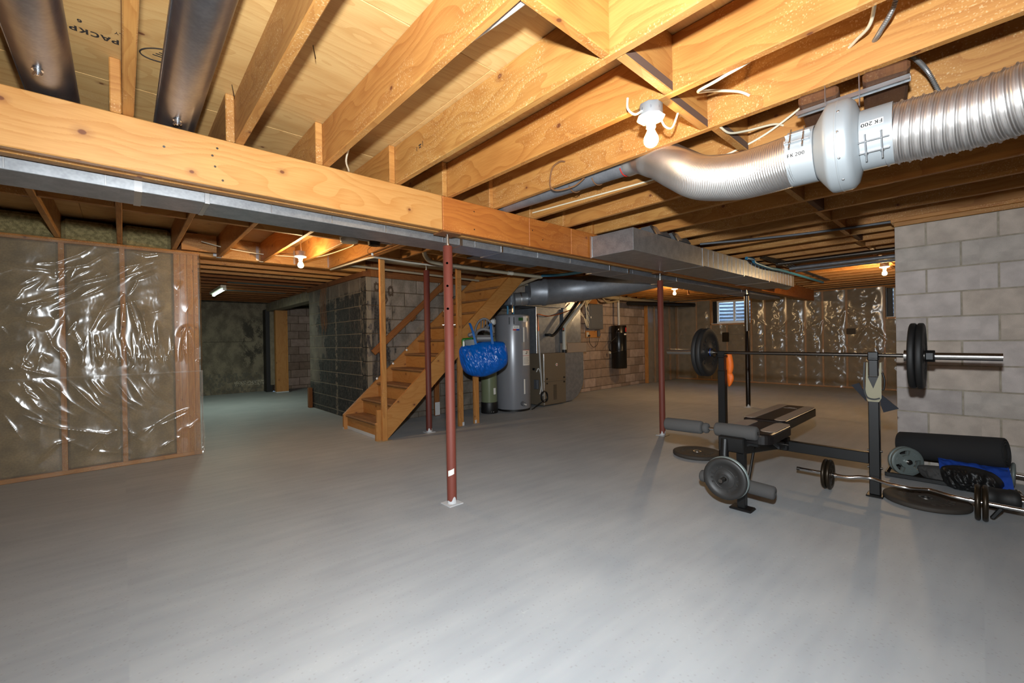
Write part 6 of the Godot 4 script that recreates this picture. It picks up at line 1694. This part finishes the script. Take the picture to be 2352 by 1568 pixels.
	for q in [[-1.695, "innermost black bumper plate on the far end of the barbell"], [-1.738, "outer black bumper plate on the far end of the barbell"], [-0.310, "innermost black bumper plate on the near end of the barbell"], [-0.272, "outer black bumper plate on the near end of the barbell"]]:
		plate("bumper_plate", q[1], at_z.call(q[0]), d, 0.222, 0.040 if q[0] < -1.0 else 0.036, 0.026, M.rubber, M.dark_steel, "bumper plates on the barbell")
	var cl := thing("bar_clamp", "black clamp collar on the near sleeve of the barbell", "clamp", at_z.call(-0.23))
	add(cl, "ring", lathe([[0.025, -0.024], [0.037, -0.024], [0.039, -0.02], [0.039, 0.02], [0.037, 0.024], [0.025, 0.024]], 24, d, at_z.call(-0.229)), M.black)
	add(cl, "lever", boxm(Vector3(0.012, 0.050, 0.040), 0.004), M.black, Transform3D(Basis(), at_z.call(-0.229) + Vector3(-0.040, 0, 0)))
	# things hung on the uprights
	var be := thing("lifting_belt", "cream and dark strap belt looped over the near bench upright", "belt", Vector3(3.91, 0.7, -0.515))
	var V := func(s: float, y: float) -> Vector3: return Vector3(3.912, y, -0.515 + s)
	add(be, "v_panel", prism(PackedVector2Array([Vector2(-0.036, 0.95), Vector2(-0.028, 0.95), Vector2(-0.028, 0.84), Vector2(0.0, 0.765), Vector2(0.032, 0.86), Vector2(0.036, 0.95), Vector2(0.046, 0.95), Vector2(0.044, 0.70), Vector2(0.030, 0.672), Vector2(-0.030, 0.672), Vector2(-0.044, 0.72)]), Vector3(0, 0, 1), Vector3.UP, Vector3(3.9185, 0, -0.515), -0.008), M.cream)
	add(be, "trim", ribbon(through([V.call(-0.045, 0.95), V.call(-0.050, 0.80), V.call(-0.038, 0.71), V.call(0.0, 0.69), V.call(0.036, 0.70)]), Vector3(-0.003, 0, 0), 0.005), M.black)
	add(be, "strap_end", prism(PackedVector2Array([Vector2(0.0, 0.0), Vector2(-0.085, 0.11), Vector2(-0.04, 0.13), Vector2(-0.01, 0.06)]), Vector3(0, 0, 1), Vector3.UP, Vector3(3.93, 0.67, -0.555), -0.012), M.navy_cloth)
	add(be, "strap_end", prism(PackedVector2Array([Vector2(0.0, 0.11), Vector2(0.095, 0.015), Vector2(0.015, -0.02), Vector2(0.0, 0.03)]), Vector3(0, 0, 1), Vector3.UP, Vector3(3.93, 0.62, -0.478), -0.012), M.navy_cloth)
	add(be, "buckle_loop", tube(through([V.call(0.05, 0.88), V.call(0.062, 0.83), V.call(0.058, 0.77), V.call(0.048, 0.76)]), 0.006, 7), M.black)
	var og := thing("orange_strap", "bright orange padded strap hanging behind the far bench upright", "strap", Vector3(4.02, 0.87, -1.53))
	add(og, "upper_lobe", pillow([Vector2(-0.03, 0.11), Vector2(0.008, 0.11), Vector2(0.026, 0.0), Vector2(0.008, -0.08), Vector2(-0.025, -0.085), Vector2(-0.035, 0.0)], Vector3(0.55, 0, 0.83), Vector3.UP, Vector3(4.03, 0.89, -1.515), 0.03, 0.006, 61, 8, 28), M.orange)
	add(og, "lower_lobe", pillow([Vector2(-0.03, 0.05), Vector2(0.012, 0.05), Vector2(0.026, 0.0), Vector2(0.004, -0.06), Vector2(-0.02, -0.07), Vector2(-0.03, 0.0)], Vector3(0.55, 0, 0.83), Vector3.UP, Vector3(4.03, 0.775, -1.515), 0.03, 0.006, 62, 8, 28), M.orange)
	var bl := thing("dark_block", "dark brown patch block fixed on the film behind the barbell", "block", Vector3(11.45, 1.15, -4.45))
	add(bl, "block", boxm(Vector3(0.02, 0.24, 0.16), 0.003), M.iron_bronze, at(11.465, 1.14, -4.42))

# ------------------------------------------------------------------ gear lying on the floor
func build_floor_gear() -> void:
	plate("bumper_plate", "dusty black bumper plate flat on the floor behind the bench's left side", Vector3(4.13, 0.020, -1.875), Vector3.UP, 0.222, 0.036, 0.026, M.rubber_worn, M.steel, "bumper plates on the floor")
	plate("bumper_plate", "dusty black bumper plate flat on the floor under the curl bar", Vector3(4.02, 0.0185, -0.262), Vector3.UP, 0.222, 0.034, 0.026, M.rubber_worn, M.steel, "bumper plates on the floor")
	var t := thing("curl_bar", "bent chrome curl bar lying across the floor in front of the mat", "barbell", Vector3(3.87, 0.1, -0.4))
	var pts := [Vector3(3.872, 0.115, -0.96), Vector3(3.868, 0.115, -0.76), Vector3(3.868, 0.116, -0.66), Vector3(3.885, 0.130, -0.59), Vector3(3.900, 0.130, -0.52), Vector3(3.872, 0.122, -0.44), Vector3(3.868, 0.118, -0.335), Vector3(3.915, 0.118, -0.25), Vector3(3.905, 0.118, -0.21), Vector3(3.862, 0.118, -0.135), Vector3(3.862, 0.112, -0.02), Vector3(3.862, 0.108, 0.20)]
	add(t, "bar", tube(through(pts, 5), 0.0125, 16), M.chrome)
	add(t, "end_cap", tube([Vector3(3.872, 0.115, -0.975), Vector3(3.872, 0.115, -0.955)], 0.0135, 14), M.dark_steel)
	for z in [-0.735, -0.055]: add(t, "collar", tube([Vector3(3.864, 0.113, z), Vector3(3.864, 0.113, z + 0.012)], 0.019, 16), M.steel)
	for q in [[-0.762, "inner small iron plate on the left end of the curl bar"], [-0.790, "outer small iron plate on the left end of the curl bar"], [-0.022, "inner small iron plate on the right end of the curl bar"], [0.010, "outer small iron plate on the right end of the curl bar"]]:
		plate("small_plate", q[1], Vector3(3.867 if q[0] < -0.5 else 3.862, 0.1145 if q[0] < -0.5 else 0.111, q[0]), Vector3.BACK, 0.108, 0.026, 0.013, M.iron_bronze, M.iron_bronze, "small plates on the curl bar")
	var pin := thing("spring_clip", "flat black clip hanging from the right end of the curl bar", "clip", Vector3(3.86, 0.05, 0.05))
	add(pin, "tab", boxm(Vector3(0.012, 0.085, 0.022), 0.005), M.black, Transform3D(Basis(Vector3.RIGHT, 0.5), Vector3(3.862, 0.062, 0.055)))
	t = thing("exercise_mat", "rolled black foam exercise mat lying against the block wall", "mat", Vector3(4.80, 0.12, -0.15))
	var a := Vector3(4.82, 0.219, -0.463)
	var b := Vector3(4.685, 0.280, 0.131)
	var ad := (b - a).normalized()
	add(t, "roll", lathe([[0.0, 0.0], [0.100, 0.0], [0.106, 0.006], [0.107, 0.10], [0.107, 0.50], [0.106, 0.594], [0.100, 0.600], [0.094, 0.600], [0.094, 0.592], [0.086, 0.592], [0.086, 0.600], [0.078, 0.600], [0.078, 0.592], [0.068, 0.592], [0.068, 0.600], [0.058, 0.600], [0.058, 0.590], [0.0, 0.590]], 48, ad, a), M.mat_foam)
	add(t, "loose_edge", boxm(Vector3(0.02, 0.006, 0.59), 0.002), M.mat_foam, Transform3D(Basis(ad.cross(Vector3.UP).normalized(), Vector3.UP, ad).orthonormalized(), (a + b) * 0.5 + Vector3(-0.06, -0.088, 0)))
	t = thing("black_tray", "low black plastic tray on the floor under the grey plates", "tray", Vector3(4.66, 0, -0.27))
	board(t, "bottom", Vector3(4.56, 0.002, -0.52), Vector3(4.88, 0.008, 0.02), M.black)
	for q in [[Vector3(4.548, 0.002, -0.53), Vector3(4.562, 0.036, 0.03)], [Vector3(4.878, 0.002, -0.53), Vector3(4.892, 0.036, 0.03)], [Vector3(4.55, 0.002, -0.535), Vector3(4.89, 0.036, -0.521)], [Vector3(4.55, 0.002, 0.02), Vector3(4.89, 0.036, 0.034)]]:
		board(t, "rim", q[0], q[1], M.frame_black, 0.004)
	# dumbbell with grey grip plates leaning in the tray
	var ax := Vector3(-0.80, 0.06, 0.60).normalized()
	var c := Vector3(4.63, 0.125, -0.41)
	t = thing("dumbbell", "short dumbbell with grey grip plates standing in the black tray", "dumbbell", c)
	add(t, "bar", tube([c + ax * 0.05, c - ax * 0.20], 0.0125, 14), M.dark_steel)
	add(t, "nut", tube([c + ax * 0.020, c + ax * 0.036], 0.020, 14), M.chrome)
	for k in 2:
		var cc := c + ax * (0.008 - 0.034 * k) + Vector3(0, 0.004 * k, 0)
		var s := thing("grip_plate", ["front grey three-grip weight plate in the tray", "rear grey three-grip weight plate in the tray"][k], "weight plate", cc, "grey plates in the tray")
		var r := 0.112
		var side := ax.cross(Vector3(0.31, 0.2, 0.9)).normalized()
		var up2 := ax.cross(side)
		var ring := MB.new()
		# rim, hub and three webs, leaving three grip openings
		lathe_into(ring, [[r * 0.80, -0.012], [r - 0.004, -0.012], [r, -0.008], [r, 0.008], [r - 0.004, 0.012], [r * 0.80, 0.012], [r * 0.80, -0.012]], 48, ax, cc)
		lathe_into(ring, [[0.0135, -0.009], [r * 0.45, -0.009], [r * 0.45, 0.009], [0.0135, 0.009], [0.0135, -0.009]], 36, ax, cc)
		for w in 3:
			var pl := PackedVector2Array()
			var w0 := TAU * w / 3.0 + 0.5
			for i in 9: pl.append(Vector2(cos(w0 + 1.15 * i / 8.0), sin(w0 + 1.15 * i / 8.0)) * r * 0.82)
			for i in 9: pl.append(Vector2(cos(w0 + 1.15 - 1.15 * i / 8.0), sin(w0 + 1.15 - 1.15 * i / 8.0)) * r * 0.43)
			prism_into(ring, pl, side, up2, cc - ax * 0.008, 0.016)
		add(s, "casting", ring.mesh(), M.iron_grey)
		for w in 3:
			var w1 := TAU * w / 3.0 + 1.07
			var dd := side * cos(w1) + up2 * sin(w1)
			add(s, "raised_letter", boxm(Vector3(0.020, 0.018, 0.0184), 0.001), M.iron_grey, Transform3D(Basis(ax.cross(dd).normalized(), dd, ax), cc + dd * r * 0.62))
	# bundle of cloth, bag and small gear by the mat
	t = thing("grey_towel", "crumpled dark grey towel in the tray under the mat", "towel", Vector3(4.70, 0.06, -0.22))
	add(t, "cloth", pillow([Vector2(-0.13, 0.03), Vector2(-0.05, 0.055), Vector2(0.08, 0.06), Vector2(0.14, 0.02), Vector2(0.10, -0.045), Vector2(-0.08, -0.05)], Vector3(-0.15, 0, 0.99), Vector3.UP, Vector3(4.63, 0.066, -0.22), 0.055, 0.05, 71, 10, 40), M.foam)
	t = thing("black_pouch", "shapeless black nylon pouch in front of the rolled mat", "pouch", Vector3(4.55, 0.06, -0.03))
	add(t, "pouch", pillow([Vector2(-0.15, 0.06), Vector2(-0.04, 0.095), Vector2(0.09, 0.085), Vector2(0.16, 0.02), Vector2(0.13, -0.06), Vector2(0.0, -0.08), Vector2(-0.12, -0.06)], Vector3(-0.1, 0, 0.995), Vector3.UP, Vector3(4.50, 0.085, -0.06), 0.085, 0.07, 73, 12, 48), M.black)
	add(t, "zip_pull", boxm(Vector3(0.004, 0.006, 0.03), 0.001), M.orange, at(4.42, 0.115, -0.01))
	t = thing("blue_cloth", "bright blue cloth draped over the black pouch under the mat", "cloth", Vector3(4.6, 0.12, 0.0))
	var cb := MB.new()
	var nz := noise(77, 5.0, 2)
	var g := []
	for j in 13:
		var row := []
		for i in 31:
			var s := float(i) / 30.0
			var v := float(j) / 12.0
			var z := -0.235 + 0.36 * s + 0.02 * v
			var x := 4.685 - 0.17 * v - 0.06 * s * v
			var drop := 0.085 * pow(v, 1.6) * (0.55 + 0.8 * s)
			row.append(Vector3(x, 0.178 - drop + 0.014 * nz.get_noise_2d(s * 0.9, v * 0.5), z))
		g.append(row)
	var gn := []
	for j in 13:
		var row := []
		for i in 31:
			var q: Vector3 = (g[j][mini(i + 1, 30)] - g[j][maxi(i - 1, 0)]).cross(g[mini(j + 1, 12)][i] - g[maxi(j - 1, 0)][i]).normalized()
			row.append(q if q.y > 0 else -q)
		gn.append(row)
	var dn := Vector3(0, -0.003, 0)
	for j in 12:
		for i in 30:
			cb.quad(g[j][i], g[j][i + 1], g[j + 1][i + 1], g[j + 1][i], gn[j][i], gn[j][i + 1], gn[j + 1][i + 1], gn[j + 1][i])
			cb.quad(g[j][i] + dn, g[j][i + 1] + dn, g[j + 1][i + 1] + dn, g[j + 1][i] + dn, -gn[j][i], -gn[j][i + 1], -gn[j + 1][i + 1], -gn[j + 1][i])
	add(t, "cloth", cb.mesh(), M.blue_cloth)
	t = thing("foam_roller", "short black foam roller beside the curl bar's right end", "foam roller", Vector3(4.22, 0.06, 0.07))
	add(t, "roller", lathe([[0.0, 0.0], [0.058, 0.0], [0.064, 0.008], [0.065, 0.05], [0.061, 0.055], [0.061, 0.115], [0.065, 0.12], [0.064, 0.150], [0.058, 0.158], [0.0, 0.158]], 30, Vector3(0.20, 0.0, 0.98).normalized(), Vector3(4.20, 0.066, 0.0)), M.rubber)
	for q in [[4.66, 0.135, 0.155, 0.0, "upper chrome dumbbell bar with a small grey plate at the right edge"], [4.46, 0.035, 0.16, 0.3, "lower chrome dumbbell bar on the floor at the right edge"], [4.36, 0.03, 0.20, -0.2, "front chrome dumbbell bar on the floor at the right edge"]]:
		var e := thing("dumbbell_bar", q[4], "dumbbell", Vector3(q[0], q[1], q[2]), "chrome bars at the right edge")
		var dd := Vector3(sin(q[3]) * 0.6, -0.05, 1.0).normalized()
		var o := Vector3(q[0], q[1], q[2])
		add(e, "bar", tube([o - dd * 0.10, o + dd * 0.28], 0.013, 14), M.chrome)
		add(e, "star_nut", tube([o - dd * 0.035, o - dd * 0.015], 0.026, 8), M.chrome)
	plate("small_plate", "small grey iron plate on the upper chrome dumbbell bar", Vector3(4.66, 0.136, 0.145), Vector3(0, -0.05, 1).normalized(), 0.085, 0.022, 0.0135, M.iron_grey, M.iron_grey)
	for i in 5:
		var e := thing("chrome_ball", "chrome collar nut among the bars at the right edge", "nut", Vector3(4.5, 0.03, 0.1), "loose chrome nuts by the bars")
		var o := Vector3(4.42 + 0.05 * i, 0.022 + 0.012 * (i % 2), 0.13 + 0.035 * (i % 3))
		add(e, "nut", lathe([[0.0, -0.02], [0.012, -0.018], [0.022, -0.006], [0.022, 0.006], [0.012, 0.018], [0.0, 0.02]], 14, Vector3(0.3, 0.9, 0.2).normalized(), o), M.chrome)
